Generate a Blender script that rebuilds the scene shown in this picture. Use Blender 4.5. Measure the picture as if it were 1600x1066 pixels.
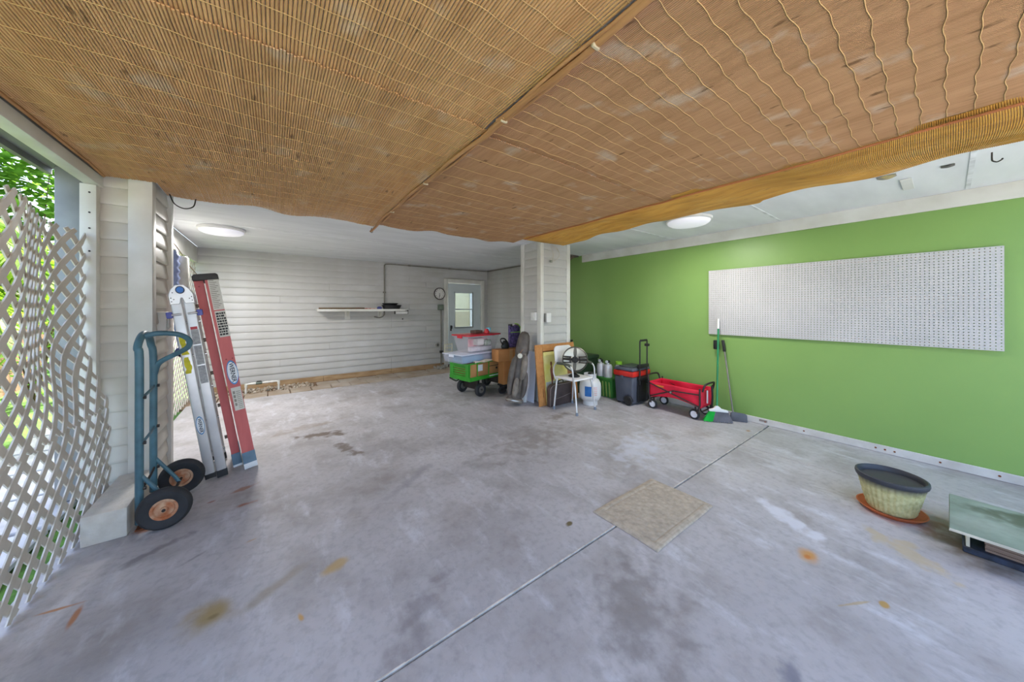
import bpy, bmesh, math, random
from mathutils import Vector, Matrix, Euler
random.seed(7)
for o in list(bpy.data.objects): bpy.data.objects.remove(o)
SC = bpy.context.scene
COL = SC.collection
PI = math.pi

# ------------------------------------------------------------------ camera, sky, sun, exposure
EYE = 1.40
cam_d = bpy.data.cameras.new('camera'); cam = bpy.data.objects.new('camera', cam_d); COL.objects.link(cam)
cam.location = (0, 0, EYE)
cam.rotation_euler = (PI/2, 0, -math.atan(373/504.0))
cam_d.sensor_width = 36; cam_d.lens = 36*504/1600.0; cam_d.shift_y = -51/1600.0
cam_d.clip_start = 0.05
SC.camera = cam
SC.view_settings.view_transform = 'Standard'; SC.view_settings.look = 'None'
SC.view_settings.gamma = 1; SC.view_settings.use_curve_mapping = False
SC.view_settings.exposure = 1.97
W = bpy.data.worlds.new('sky'); SC.world = W; W.use_nodes = True
wn = W.node_tree.nodes; wl = W.node_tree.links
sky = wn.new('ShaderNodeTexSky'); sky.sky_type = 'NISHITA'; sky.sun_disc = False
sky.sun_elevation = math.radians(58); sky.sun_rotation = math.radians(40); sky.air_density = 1.0; sky.dust_density = 4.0
bg = wn['Background']; wl.new(sky.outputs[0], bg.inputs[0]); bg.inputs[1].default_value = 0.24
sun_d = bpy.data.lights.new('sun', 'SUN'); sun = bpy.data.objects.new('sun', sun_d); COL.objects.link(sun)
sun_d.energy = 4.6; sun_d.angle = 0.02; sun_d.color = (1, .95, .86)
sun.rotation_euler = Vector((-0.45, -0.42, -1.0)).to_track_quat('-Z', 'Y').to_euler()
sun.location = (6, 6, 9)

# ------------------------------------------------------------------ materials
def lin(c):
    return tuple((x/255/12.92 if x/255 <= .04045 else ((x/255+.055)/1.055)**2.4) for x in c) + (1,)
MATS = {}
def mat(name, rgb, rough=.6, metal=0, var=.12, scale=8, bump=0, bscale=None, rgb2=None, stretch=None, alpha=None, trans=0, spec=None, emit=0):
    if name in MATS: return MATS[name]
    m = bpy.data.materials.new(name); m.use_nodes = True; MATS[name] = m
    n = m.node_tree.nodes; l = m.node_tree.links; b = n['Principled BSDF']
    tc = n.new('ShaderNodeTexCoord'); mp = n.new('ShaderNodeMapping')
    l.new(tc.outputs['Object'], mp.inputs[0])
    if stretch: mp.inputs['Scale'].default_value = stretch
    nz = n.new('ShaderNodeTexNoise'); nz.inputs['Scale'].default_value = scale; nz.inputs['Detail'].default_value = 5
    l.new(mp.outputs[0], nz.inputs[0])
    rp = n.new('ShaderNodeValToRGB'); c = lin(rgb)
    c2 = lin(rgb2) if rgb2 else tuple(max(0, x*(1-2*var)) for x in c[:3])+(1,)
    c1 = c if rgb2 else tuple(min(1, x*(1+var)) for x in c[:3])+(1,)
    rp.color_ramp.elements[0].position = .32; rp.color_ramp.elements[1].position = .68
    rp.color_ramp.elements[0].color = c2; rp.color_ramp.elements[1].color = c1
    l.new(nz.outputs[0], rp.inputs[0]); l.new(rp.outputs[0], b.inputs['Base Color'])
    b.inputs['Roughness'].default_value = rough; b.inputs['Metallic'].default_value = metal
    if spec is not None: b.inputs['Specular IOR Level'].default_value = spec
    if alpha is not None: b.inputs['Alpha'].default_value = alpha
    if trans: b.inputs['Transmission Weight'].default_value = trans
    if emit:
        b.inputs['Emission Color'].default_value = c; b.inputs['Emission Strength'].default_value = emit
    if bump:
        n2 = n.new('ShaderNodeTexNoise'); n2.inputs['Scale'].default_value = bscale or scale*4; n2.inputs['Detail'].default_value = 6
        l.new(mp.outputs[0], n2.inputs[0])
        bp = n.new('ShaderNodeBump'); bp.inputs['Strength'].default_value = bump; bp.inputs['Distance'].default_value = .01
        l.new(n2.outputs[0], bp.inputs['Height']); l.new(bp.outputs[0], b.inputs['Normal'])
    return m

def stains(m, spots):
    """blend stain colours with their own blotchy outlines into a floor material (object space = world)"""
    n = m.node_tree.nodes; l = m.node_tree.links; b = n['Principled BSDF']
    src = b.inputs['Base Color'].links[0].from_socket
    tc = n.new('ShaderNodeTexCoord')
    nz = n.new('ShaderNodeTexNoise'); nz.inputs['Scale'].default_value = 9; nz.inputs['Detail'].default_value = 6
    l.new(tc.outputs['Object'], nz.inputs[0])
    for (x, y, rx, ry, ang, rgb, amt, soft, rag) in spots:
        rag *= 2.4
        mp = n.new('ShaderNodeMapping'); mp.vector_type = 'TEXTURE'
        mp.inputs['Location'].default_value = (x, y, 0); mp.inputs['Rotation'].default_value = (0, 0, ang); mp.inputs['Scale'].default_value = (rx, ry, 1)
        l.new(tc.outputs['Object'], mp.inputs[0])
        ln = n.new('ShaderNodeVectorMath'); ln.operation = 'LENGTH'; l.new(mp.outputs[0], ln.inputs[0])
        ad = n.new('ShaderNodeMath'); ad.operation = 'MULTIPLY_ADD'; ad.inputs[1].default_value = rag; l.new(nz.outputs[0], ad.inputs[0]); l.new(ln.outputs['Value'], ad.inputs[2])
        mr = n.new('ShaderNodeMapRange'); mr.interpolation_type = 'SMOOTHSTEP'
        mr.inputs['From Min'].default_value = 1+rag*.5; mr.inputs['From Max'].default_value = 1+rag*.5-soft
        mr.inputs['To Min'].default_value = 0; mr.inputs['To Max'].default_value = amt
        l.new(ad.outputs[0], mr.inputs['Value'])
        mx = n.new('ShaderNodeMix'); mx.data_type = 'RGBA'; l.new(mr.outputs[0], mx.inputs['Factor'])
        l.new(src, mx.inputs[6]); mx.inputs[7].default_value = lin(rgb); src = mx.outputs[2]
    l.new(src, b.inputs['Base Color'])

# ------------------------------------------------------------------ mesh builder
ORG = {}
def org(o): return ORG.get(o.name, Vector((0, 0, 0))) if o else Vector((0, 0, 0))
def catmull(p, k=6):
    p = [Vector(q) for q in p]; out = []
    for i in range(len(p)-1):
        a = p[i-1] if i else p[0]*2-p[1]; b = p[i]; c = p[i+1]; d = p[i+2] if i+2 < len(p) else p[-1]*2-p[-2]
        for j in range(k):
            t = j/k
            out.append(.5*((2*b)+(c-a)*t+(2*a-5*b+4*c-d)*t*t+(3*b-a-3*c+d)*t**3))
    return out+[p[-1]]
class MB:
    def __init__(s, m=None): s.v = []; s.f = []; s.m = m or Matrix.Identity(4); s.mi = []; s.cm = 0
    def add(s, v, f):
        k = len(s.v); s.v += [s.m @ Vector(q) for q in v]; s.f += [tuple(i+k for i in q) for q in f]; s.mi += [s.cm]*len(f); return s
    def box(s, x0, x1, y0, y1, z0, z1):
        return s.add([(x0,y0,z0),(x1,y0,z0),(x1,y1,z0),(x0,y1,z0),(x0,y0,z1),(x1,y0,z1),(x1,y1,z1),(x0,y1,z1)],
                     [(0,3,2,1),(4,5,6,7),(0,1,5,4),(1,2,6,5),(2,3,7,6),(3,0,4,7)])
    def prism(s, poly, d0, d1, ax='y'):
        n = len(poly)
        def P(a, b, d): return {'y': (a, d, b), 'x': (d, a, b), 'z': (a, b, d)}[ax]
        return s.add([P(a, b, d0) for a, b in poly]+[P(a, b, d1) for a, b in poly],
                     [tuple(range(n)), tuple(range(2*n-1, n-1, -1))]+[(i, (i+1) % n+0, (i+1) % n+n, i+n)[::-1] for i in range(n)])
    def tube(s, pts, r, n=8, closed=False, flat=1.0):
        pts = [Vector(p) for p in pts]; N = len(pts); V = []; F = []
        t0 = (pts[1]-pts[0]).normalized(); up = Vector((0, 0, 1)) if abs(t0.z) < .9 else Vector((0, 1, 0))
        nrm = (up - t0*up.dot(t0)).normalized()
        for i, p in enumerate(pts):
            a = pts[i-1] if (i or closed) else p; b = pts[(i+1) % N] if (i < N-1 or closed) else p
            t = (b-a).normalized(); nrm = (nrm - t*nrm.dot(t)).normalized(); bi = t.cross(nrm)
            rr = r[i] if isinstance(r, (list, tuple)) else r
            for k in range(n):
                an = 2*PI*k/n; V.append(p + nrm*math.cos(an)*rr + bi*math.sin(an)*rr*flat)
        for i in range(N if closed else N-1):
            j = (i+1) % N
            for k in range(n): q = (k+1) % n; F.append((i*n+k, i*n+q, j*n+q, j*n+k))
        if not closed: F += [tuple(range(n))[::-1], tuple(range((N-1)*n, N*n))]
        return s.add(V, F)
    def cyl(s, a, b, r, n=16, r1=None): return s.tube([a, b], [r, r if r1 is None else r1], n)
    def lathe(s, prof, n=24, c=(0, 0, 0), sx=1, sy=1, fn=None):
        V = []; F = []; m = len(prof)
        for i, (r, z) in enumerate(prof):
            for k in range(n):
                a = 2*PI*k/n; q = r + (fn(i, k, r, z) if fn else 0)
                V.append((c[0]+q*math.cos(a)*sx, c[1]+q*math.sin(a)*sy, c[2]+z))
        for i in range(m-1):
            for k in range(n): q = (k+1) % n; F.append((i*n+k, i*n+q, (i+1)*n+q, (i+1)*n+k))
        if prof[0][0] > 1e-6: F.append(tuple(range(n))[::-1])
        if prof[-1][0] > 1e-6: F.append(tuple(range((m-1)*n, m*n)))
        return s.add(V, F)
    def grid(s, fn, nu, nv):
        V = [fn(i/nu, j/nv) for j in range(nv+1) for i in range(nu+1)]
        F = [(j*(nu+1)+i, j*(nu+1)+i+1, (j+1)*(nu+1)+i+1, (j+1)*(nu+1)+i) for j in range(nv) for i in range(nu)]
        return s.add(V, F)
    def build(s, name, mt, parent=None, bevel=0, seg=2, smooth=None, recalc=True):
        me = bpy.data.meshes.new(name); o = bpy.data.objects.new(name, me); COL.objects.link(o)
        if parent is None:
            xs = [v.x for v in s.v]; ys = [v.y for v in s.v]; zs = [v.z for v in s.v]
            og = Vector(((min(xs)+max(xs))/2, (min(ys)+max(ys))/2, min(zs))); o.location = og
        else: og = org(parent); o.parent = parent
        ORG[o.name] = og
        me.from_pydata([v-og for v in s.v], [], s.f)
        mts = mt if isinstance(mt, list) else [mt]
        for q in mts: me.materials.append(q)
        if len(mts) > 1: me.polygons.foreach_set('material_index', s.mi)
        if recalc or bevel:
            bm = bmesh.new(); bm.from_mesh(me)
            bmesh.ops.remove_doubles(bm, verts=bm.verts, dist=1e-5)
            bmesh.ops.recalc_face_normals(bm, faces=bm.faces)
            if bevel:
                ed = [e for e in bm.edges if e.is_manifold and e.calc_face_angle(0) > .5]
                bmesh.ops.bevel(bm, geom=ed, offset=bevel, segments=seg, affect='EDGES', profile=.5, clamp_overlap=True)
            bm.to_mesh(me); bm.free()
        if smooth is not None or bevel:
            me.shade_smooth(); me.set_sharp_from_angle(angle=math.radians(smooth or 40))
        return o
def tag(o, label=None, cat=None, group=None, kind=None):
    if label: o['label'] = label
    if cat: o['category'] = cat
    if group: o['group'] = group
    if kind: o['kind'] = kind
    return o
def thing(name, loc, label=None, cat=None, group=None, kind=None):
    o = bpy.data.objects.new(name, None); COL.objects.link(o); o.location = loc; o.empty_display_size = .1
    ORG[o.name] = Vector(loc); return tag(o, label, cat, group, kind)
def dup(o, parent=None):
    c = o.copy(); COL.objects.link(c); c.parent = parent
    ORG[c.name] = org(o)
    for ch in list(o.children): dup(ch, c)
    return c
def text_mb(txt, size, M, ext=.0006):
    cu = bpy.data.curves.new('lettering', 'FONT'); cu.body = txt; cu.size = size; cu.align_x = 'CENTER'; cu.align_y = 'CENTER'; cu.extrude = ext; cu.resolution_u = 2; cu.offset = size*.02
    o = bpy.data.objects.new('lettering', cu); COL.objects.link(o)
    dg = bpy.context.evaluated_depsgraph_get(); me = bpy.data.meshes.new_from_object(o.evaluated_get(dg))
    b = MB(M); b.add([v.co.copy() for v in me.vertices], [tuple(p.vertices) for p in me.polygons])
    bpy.data.objects.remove(o); bpy.data.curves.remove(cu); bpy.data.meshes.remove(me)
    return b
def frame_M(o, ex, ey, ez=None):
    ex = Vector(ex).normalized(); ey = Vector(ey); ey = (ey-ex*ey.dot(ex)).normalized(); ez = ex.cross(ey)
    m = Matrix((ex, ey, ez)).transposed().to_4x4(); m.translation = Vector(o); return m
def T(*p): return Matrix.Translation(Vector(p))

# palette
white = mat('white_paint', (226, 226, 224), .55, var=.05, scale=5)
trimw = mat('white_trim_paint', (222, 222, 218), .5, var=.06, scale=3, rgb2=(200, 198, 190))
sidm = mat('vinyl_siding', (194, 194, 194), .45, var=.04, scale=2.5, rgb2=(182, 181, 178), bump=.03)
sidf = mat('vinyl_siding_pier', (206, 202, 193), .5, var=.04, scale=2.5, rgb2=(190, 184, 173), bump=.03)
ceilm = mat('ceiling_paint', (232, 235, 240), .6, var=.05, scale=1.2, rgb2=(218, 221, 226), bump=.06, bscale=4, stretch=(1, 4, 1))
greenw = mat('green_wall_paint', (134, 170, 94), .42, var=.05, scale=1.1, rgb2=(127, 163, 89), bump=.02)
black = mat('black_plastic', (30, 31, 33), .45, var=.15)
rubber = mat('rubber', (44, 45, 49), .75, var=.15, scale=14)
steel = mat('steel', (190, 192, 196), .3, 1, var=.05)
dark = mat('dark_metal', (62, 58, 56), .45, .6)
alu = mat('aluminium', (214, 214, 216), .38, .55, var=.06, scale=6)
tape = mat('paper_label', (205, 200, 190), .7, var=.06)
ink = mat('black_ink', (40, 40, 42), .7)

# ------------------------------------------------------------------ floor
CE = 2.41; YB = 7.35; XR = 4.75
conc = mat('concrete', (188, 185, 188), .62, var=.1, scale=1.1, rgb2=(168, 165, 168), bump=.12, bscale=30)
def finish_concrete(m):
    n = m.node_tree.nodes; l = m.node_tree.links; b = n['Principled BSDF']
    src = b.inputs['Base Color'].links[0].from_socket; tc = n.new('ShaderNodeTexCoord')
    for sc, lo, hi, rgb, amt, st, seed in ((2.2, .48, .72, (132, 125, 120), .7, (1, 1, 1), 3), (7, .54, .72, (212, 214, 222), .6, (1, .35, 1), 9), (24, .48, .72, (138, 136, 140), .5, (1, 1, 1), 5), (1.6, .55, .7, (140, 128, 118), .5, (.6, 1, 1), 21)):
        mp = n.new('ShaderNodeMapping'); mp.inputs['Scale'].default_value = st; mp.inputs['Location'].default_value = (seed, seed*1.7, 0); mp.inputs['Rotation'].default_value = (0, 0, seed)
        nz = n.new('ShaderNodeTexNoise'); nz.inputs['Scale'].default_value = sc; nz.inputs['Detail'].default_value = 8; nz.inputs['Roughness'].default_value = .62
        l.new(tc.outputs['Object'], mp.inputs[0]); l.new(mp.outputs[0], nz.inputs[0])
        mr = n.new('ShaderNodeMapRange'); mr.inputs['From Min'].default_value = lo; mr.inputs['From Max'].default_value = hi; mr.inputs['To Max'].default_value = amt
        l.new(nz.outputs[0], mr.inputs[0])
        mx = n.new('ShaderNodeMix'); mx.data_type = 'RGBA'; l.new(mr.outputs[0], mx.inputs[0]); l.new(src, mx.inputs[6]); mx.inputs[7].default_value = lin(rgb); src = mx.outputs[2]
    l.new(src, b.inputs['Base Color'])
finish_concrete(conc)
stains(conc, [
    (.274, 1.981, .10, .055, .5, (176, 146, 84), .75, .7, .5), (-.235, 2.0, .135, .125, .75, (150, 128, 72), .85, .9, .5),
    (.02, 2.02, .24, .05, .55, (140, 126, 98), .5, .9, .6), (-.22, 1.985, .03, .02, 0, (120, 104, 66), .7, .8, .2),
    (-.81, 2.463, .10, .012, -.15, (176, 118, 66), .85, .7, .6), (-.724, 2.36, .016, .09, .03, (176, 112, 60), .85, .7, .6),
    (-.172, 2.985, .085, .032, .3, (150, 84, 52), .8, .7, 1.0), (-.19, 3.25, .16, .03, .45, (150, 98, 66), .7, .8, 1.0), (-.36, 3.17, .03, .016, .3, (140, 80, 50), .7, .7, .8),
    (1.551, 1.465, .038, .024, .2, (96, 80, 28), .9, .6, 1.2), (2.443, .466, .09, .06, .2, (196, 140, 66), .9, .9, .5),
    (2.42, .47, .03, .02, 0, (190, 110, 40), .8, .8, .3), (2.93, .13, .22, .10, .9, (186, 168, 132), .65, .7, 1.4),
    (.44, 4.12, .34, .10, -.35, (96, 80, 64), .85, .7, 1.3), (.56, 3.62, .30, .07, -1.2, (104, 90, 76), .8, .7, 1.4),
    (.3, 4.5, .5, .14, .3, (140, 126, 112), .5, .9, 1.2), (2.2, 2.6, .8, .35, .3, (122, 114, 106), .5, 1, 1.4), (2.95, 3.0, .25, .09, 0, (112, 98, 78), .6, .9, 1),
    (2.95, 1.85, .6, .28, .2, (196, 200, 214), .6, 1, 1.6), (2.75, .62, .32, .09, 1.0, (212, 213, 222), .8, .8, 1.2), (1.35, .85, .45, .25, .6, (116, 110, 108), .6, 1, 1.3),
    (.55, 1.45, .35, .12, .7, (118, 112, 114), .55, 1, 1.3), (-.55, 2.72, .2, .05, .5, (112, 108, 112), .7, .8, 1.4), (-.35, 2.52, .1, .02, .6, (112, 108, 112), .6, .8, 1.2),
    (.10, 1.745, .016, .04, .2, (190, 144, 60), .8, .6, .8), (2.32, .18, .03, .02, 0, (176, 140, 70), .9, .6, .7), (2.22, .26, .12, .008, -.5, (176, 150, 96), .6, .6, .9),
    (4.36, 1.36, .05, .03, 0, (160, 120, 70), .8, .8, .9), (-.65, 3.02, .07, .05, 0, (160, 92, 44), .8, .7, .8), (3.45, .2, .26, .24, 0, (166, 110, 84), .5, .5, .8),
    (3.3, -.1, .32, .22, .4, (106, 88, 66), .75, .8, .8), (1.6, .35, .10, .05, .4, (104, 106, 122), .7, .8, 1.2), (3.0, 4.6, 1.4, .5, 0, (140, 132, 122), .5, 1, 1.2),
    (1.9, 6.6, 1.5, .6, 0, (160, 148, 130), .5, 1, .9), (-.1, 2.5, .06, .02, .2, (180, 140, 80), .6, .7, 1), (.9, 2.6, .5, .06, .6, (136, 132, 140), .5, 1, 1.2)])
fl = MB().box(-1.3, 4.9, -6, 7.6, -.2, -.1001).build('floor', mat('joint_soil', (52, 48, 46), .9)); tag(fl, 'stained grey concrete carport floor with saw-cut joints', 'floor', kind='structure')
YJ = 1.27; XJ = 3.85
def slab(x0, x1, y0, y1):
    b = MB(); b.box(x0, x1, y0, y1, -.10, 0)
    o = b.build('slab', conc, fl, bevel=.004, seg=1)
    # keep texture in world space
    o.data.transform(T(*org(fl))); o.location = -org(fl)
    return o
slab(-1.0, XR, YJ+.006, 6.45); slab(-1.0, XJ-.003, -2.2, YJ-.006); slab(XJ+.003, XR, -2.2, YJ-.006)
b = MB(); random.seed(2)
for i in range(60):
    x = -.9+i*.0942
    if x > 4.55: break
    w = random.uniform(0, .004); b.box(x, x+.0942, YJ+.003, YJ+.0062+w, -.02, .0012*random.random()+.0004)
b.build('joint_filler', mat('joint_filler', (214, 208, 200), .8, var=.15, scale=20), fl)
# pavers and gravel beside the back wall
pavm = mat('paver', (176, 166, 154), .8, scale=3, rgb2=(150, 132, 112), bump=.1)
gr = MB().box(-1.1, 4.6, 6.45, YB, -.09, -.035).build('paver_bed', mat('brown_soil', (132, 106, 82), .95, scale=10, bump=.3), fl)
pb = MB().box(0, .292, 0, .292, -.09, 0); x = -.98
for i in range(14):
    w = .29; y = 6.462 + (.012*math.sin(i*2.1))
    o = MB(T(x, y, -.012+.006*math.sin(i*3.3)) @ Matrix.Rotation(.02*math.sin(i*5), 4, 'Z')).box(0, w, 0, .34, -.04, .012).build('paver', pavm, fl, bevel=.006, seg=1)
    x += .305
for i in range(8):
    o = MB(T(.66+i*.36, 6.83+.01*math.sin(i*4), -.03+.006*math.sin(i*2.3)) @ Matrix.Rotation(.03*math.sin(i*3), 4, 'Z')).box(0, .35, 0, .36, -.02, .014).build('paver', pavm, fl, bevel=.006, seg=1)
def pebbles(name, n, x0, x1, y0, y1, z, r0, r1, mt, parent, seed):
    random.seed(seed); b = MB()
    for i in range(n):
        r = random.uniform(r0, r1); c = (random.uniform(x0, x1), random.uniform(y0, y1), z + r*.3)
        b.m = T(*c) @ Euler((random.random()*3, random.random()*3, random.random()*3)).to_matrix().to_4x4() @ Matrix.Diagonal((1, random.uniform(.6, 1), random.uniform(.45, .8), 1))
        b.lathe([(0, -r), (r*.8, -r*.55), (r, 0), (r*.75, r*.6), (0, r)], 6)
    return tag(b.build(name, mt, parent, smooth=60), kind='stuff')
pebm = mat('pebble', (196, 186, 170), .8, scale=16, rgb2=(120, 98, 74))
pebbles('gravel', 420, -.95, .62, 6.82, 7.28, -.03, .012, .035, pebm, fl, 4)
pebbles('gravel', 60, 3.05, 3.75, 7.0, 7.28, -.015, .02, .05, mat('grey_pebble', (170, 168, 160), .85, scale=12, rgb2=(132, 126, 116)), fl, 5)

# ------------------------------------------------------------------ ceiling
ce = MB().box(-1.0, 4.95, -.75, 7.6, CE, CE+.16).build('ceiling', ceilm); tag(ce, 'white painted carport ceiling with panel seams', 'ceiling', kind='structure')
b = MB()
for y in (-.1, 1.15, 2.4, 3.95, 5.2, 6.4): b.box(3.55, 4.7, y-.012, y+.012, CE-.004, CE+.01) if y < 3.6 else b.box(-.9, 4.6, y-.01, y+.01, CE-.003, CE+.01)
b.build('seam_strip', mat('seam_paint', (222, 225, 230), .7), ce)
tp = MB().box(3.95, 4.30, .165, .225, CE-.010, CE-.003).build('peeling_tape', white, ce, bevel=.001, seg=1)
b = MB().grid(lambda u, v: (3.73+.07*v, .33-.10*u, CE-.004-.014*math.sin(u*PI)*v), 8, 3); b.build('torn_patch', mat('torn_blue_yellow', (40, 96, 156), .8, scale=9, rgb2=(200, 176, 80)), ce)
b = MB().grid(lambda u, v: (3.80+.06*v, .03-.06*u, CE-.003-.006*math.sin(u*PI)), 6, 2); b.build('torn_patch', mat('torn_grey', (96, 92, 90), .8), ce)

# ------------------------------------------------------------------ walls
SIDE = {}
BH = .127
PROF = [(0, BH), (.003, BH), (.008, .106), (.013, .074), (.0175, .04), (.020, .014), (.0165, 0), (0, 0)]
def board_mesh(L, mt):
    k = (round(L, 3), mt.name)
    if k in SIDE: return SIDE[k]
    n = len(PROF); me = bpy.data.meshes.new('siding_board')
    v = [(0, -o, z) for o, z in PROF]+[(L, -o, z) for o, z in PROF]
    me.from_pydata(v, [], [tuple(range(n))[::-1], tuple(range(n, 2*n))]+[(i, (i+1) % n, (i+1) % n+n, i+n) for i in range(n)])
    me.materials.append(mt); me.shade_smooth(); me.set_sharp_from_angle(angle=math.radians(35)); SIDE[k] = me; return me
def siding(parent, p, rz, L, z0, z1, mt, splits=False, seed=1, holes=None):
    """courses of lap boards from p along local +x turned by rz (outer face is local -y)"""
    random.seed(seed); n = int(round((z1-z0)/BH)); sc = (z1-z0)/n/BH
    for i in range(n):
        z = z0+i*BH*sc; spans = [(0, L)]
        if splits and L > 3 and random.random() < .75:
            c = round(random.uniform(.2, .8)*L/.4)*.4; spans = [(0, c-.002), (c+.002, L)]
        if holes:
            for (a, bb, ha, hb) in holes:
                if z+BH*sc > ha and z < hb:
                    ns = []
                    for (s, e) in spans:
                        if e <= a or s >= bb: ns.append((s, e))
                        else:
                            if a-s > .02: ns.append((s, a))
                            if e-bb > .02: ns.append((bb, e))
                    spans = ns
        for (s, e) in spans:
            o = bpy.data.objects.new('siding_board', board_mesh(e-s, mt)); COL.objects.link(o); o.parent = parent
            d = Vector((math.cos(rz), math.sin(rz), 0))
            o.location = Vector(p)+d*s+Vector((0, 0, z))-org(parent); o.rotation_euler = (0, 0, rz); o.scale = (1, 1, sc)
DX0, DX1, DZ = 3.43, 4.42, 2.05
core = mat('wall_core', (170, 166, 158), .8)
wb = MB(); wb.box(-1.1, DX0, YB, YB+.12, -.05, CE).box(DX1, 4.75, YB, YB+.12, -.05, CE).box(DX0, DX1, YB, YB+.12, DZ, CE)
wb = wb.build('wall_back', core); tag(wb, 'off-white lap siding wall with shelf and door', 'wall', kind='structure')
siding(wb, (-1.1, YB, 0), 0, 5.72, .07, CE, sidm, True, 3, [(DX0+1.1-.07, DX1+1.1+.07, -1, DZ+.07)])
random.seed(8); b = MB(); x = -1.1
tanw = mat('tan_lumber', (188, 160, 124), .8, scale=4, rgb2=(156, 124, 88), stretch=(1, 6, 6))
for L in (1.9, 1.3, 1.26):
    MB().box(x, x+L-.004, YB-.03, YB-.001, -.04, .068).build('sill_board', tanw, wb, bevel=.003, seg=1); x += L
ws = MB().box(4.62, 4.74, 4.9, YB, -.05, CE).build('wall_right_rear', core); tag(ws, 'off-white lap siding return wall beside the far door', 'wall', kind='structure')
siding(ws, (4.62, YB-.02, 0), -PI/2, 2.4, .03, CE, sidm, seed=5)
wr = MB().box(XR, XR+.12, -2.2, 4.9, -.05, CE+.05).build('wall_right', greenw); tag(wr, 'smooth green painted wall with pegboard', 'wall', kind='structure')
MB().box(4.62, XR, 4.9, 5.0, 0, CE).build('end_return', greenw, wr)
bb = MB().box(XR-.018, XR-.001, -.75, 4.88, .002, .075).build('baseboard_right', mat('baseboard_paint', (214, 212, 208), .5, scale=6, rgb2=(192, 188, 182)), bevel=.003, seg=1); tag(bb, 'scuffed white baseboard along the green wall', 'baseboard', kind='structure')
rust = mat('rust', (150, 84, 44), .9, scale=30, rgb2=(96, 56, 36))
for y in (1.30, .95, .42, .36, .30, .04, 1.9, -.25): MB().cyl((XR-.021, y, .04), (XR-.017, y, .04), .008, 8).build('screw_head', rust, bb)
MB().box(XR-.02, XR-.0175, 1.28, 1.36, .035, .06).build('scuff_plate', mat('grey_scuff', (150, 140, 136), .8), bb)
tr = MB().box(XR-.022, XR-.001, -.75, 4.15, CE-.135, CE-.001).build('trim_1', trimw, bevel=.002, seg=1); tag(tr, 'white crown board above the green wall', 'trim', kind='structure')
# torn soffit gap next to the column
b = MB(); b.box(4.35, 4.7, 4.2, 4.75, CE-.03, CE-.002); o = b.build('trim_2', mat('exposed_framing', (92, 84, 74), .9, scale=12), bevel=.004, seg=1); tag(o, 'exposed dark framing where ceiling trim is missing', 'trim', kind='structure')
b = MB(); random.seed(3)
for i in range(6): b.tube([(4.3+.06*i, 4.15+.1*random.random(), CE-.04), (4.36+.06*i, 4.4, CE-.06-.03*random.random()), (4.4+.05*i, 4.62, CE-.04)], .008, 5)
b.build('loose_splinters', mat('splinter_wood', (140, 124, 104), .9), o)

# left pier and middle column, both clad
def clad(name, label, x0, x1, y0, y1, corners, mt, faces, zt):
    p = MB().box(x0, x1, y0, y1, 0, zt).build(name, core); tag(p, label, 'pillar', kind='structure')
    if 'f' in faces: siding(p, (x0, y0, 0), 0, x1-x0, .01, zt, mt, seed=2)
    if 'r' in faces: siding(p, (x1, y0, 0), PI/2, y1-y0, .01, zt, mt)
    if 'l' in faces: siding(p, (x0, y1, 0), -PI/2, y1-y0, .01, zt, mt)
    for (a, bq, c, d) in corners: MB().box(a, bq, c, d, .002, zt).build('corner_post', trimw, p, bevel=.004)
    return p
pier = clad('pillar', 'narrow siding-clad pillar beside the lattice with white corner post', -1.03, -.765, 3.64, 4.17,
            [(-.865, -.74, 3.607, 3.70), (-.80, -.728, 4.10, 4.18)], sidf, 'fr', CE)
colm = clad('pillar', 'siding-clad column in the middle with white corner posts', 3.20, 3.77, 3.60, 4.05,
            [(3.172, 3.232, 3.572, 3.66), (3.72, 3.80, 3.575, 3.64), (3.175, 3.24, 3.98, 4.06)], sidm, 'fl', CE)

# door at the far end
dr = MB()
doorm = mat('door_paint', (198, 208, 212), .45, var=.03, scale=3)
lx0, lx1 = DX0+.035, DX1-.035
wx0, wx1, wz0, wz1 = DX0+.20, DX0+.72, .92, 1.80
dr.box(lx0, wx0, YB-.03, YB+.015, .02, DZ-.03).box(wx1, lx1, YB-.03, YB+.015, .02, DZ-.03).box(wx0, wx1, YB-.03, YB+.015, .02, wz0).box(wx0, wx1, YB-.03, YB+.015, wz1, DZ-.03)
door = dr.build('door_1', doorm); tag(door, 'pale blue-grey door with a large glass pane', 'door', kind='structure')
for bx in ((DX0-.075, DX0+.02, 0, DZ+.08), (DX1-.02, DX1+.075, 0, DZ+.08)): MB().box(bx[0], bx[1], YB-.045, YB+.02, bx[2], bx[3]).build('door_casing', trimw, door, bevel=.004)
MB().box(DX0+.021, DX1-.021, YB-.045, YB+.02, DZ-.02, DZ+.08).build('door_casing', trimw, door, bevel=.004)
MB().box(DX0-.05, DX1+.05, YB-.09, YB+.05, -.03, .018).build('threshold', dark, door, bevel=.004)
b = MB()
for (a, c, d, e) in ((wx0-.015, wx0+.018, wz0-.015, wz1+.015), (wx1-.018, wx1+.015, wz0-.015, wz1+.015), (wx0+.018, wx1-.018, wz0-.015, wz0+.018), (wx0+.018, wx1-.018, wz1-.018, wz1+.015)): b.box(a, c, YB-.042, YB-.0301, d, e)
b.build('pane_frame', doorm, door, bevel=.002, seg=1)
MB().box(wx0-.005, wx1+.005, YB-.045, YB-.015, 1.36, 1.39).build('pane_rail', doorm, door, bevel=.003, seg=1)
glass = mat('window_glass', (225, 235, 230), .03, var=0, trans=1, spec=.5)
MB().box(wx0, wx1, YB-.012, YB-.008, wz0, wz1).build('pane', glass, door)
h = MB().box(lx0+.05, lx0+.085, YB-.045, YB-.0301, .84, .98).build('handle_plate', black, door, bevel=.004)
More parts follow.
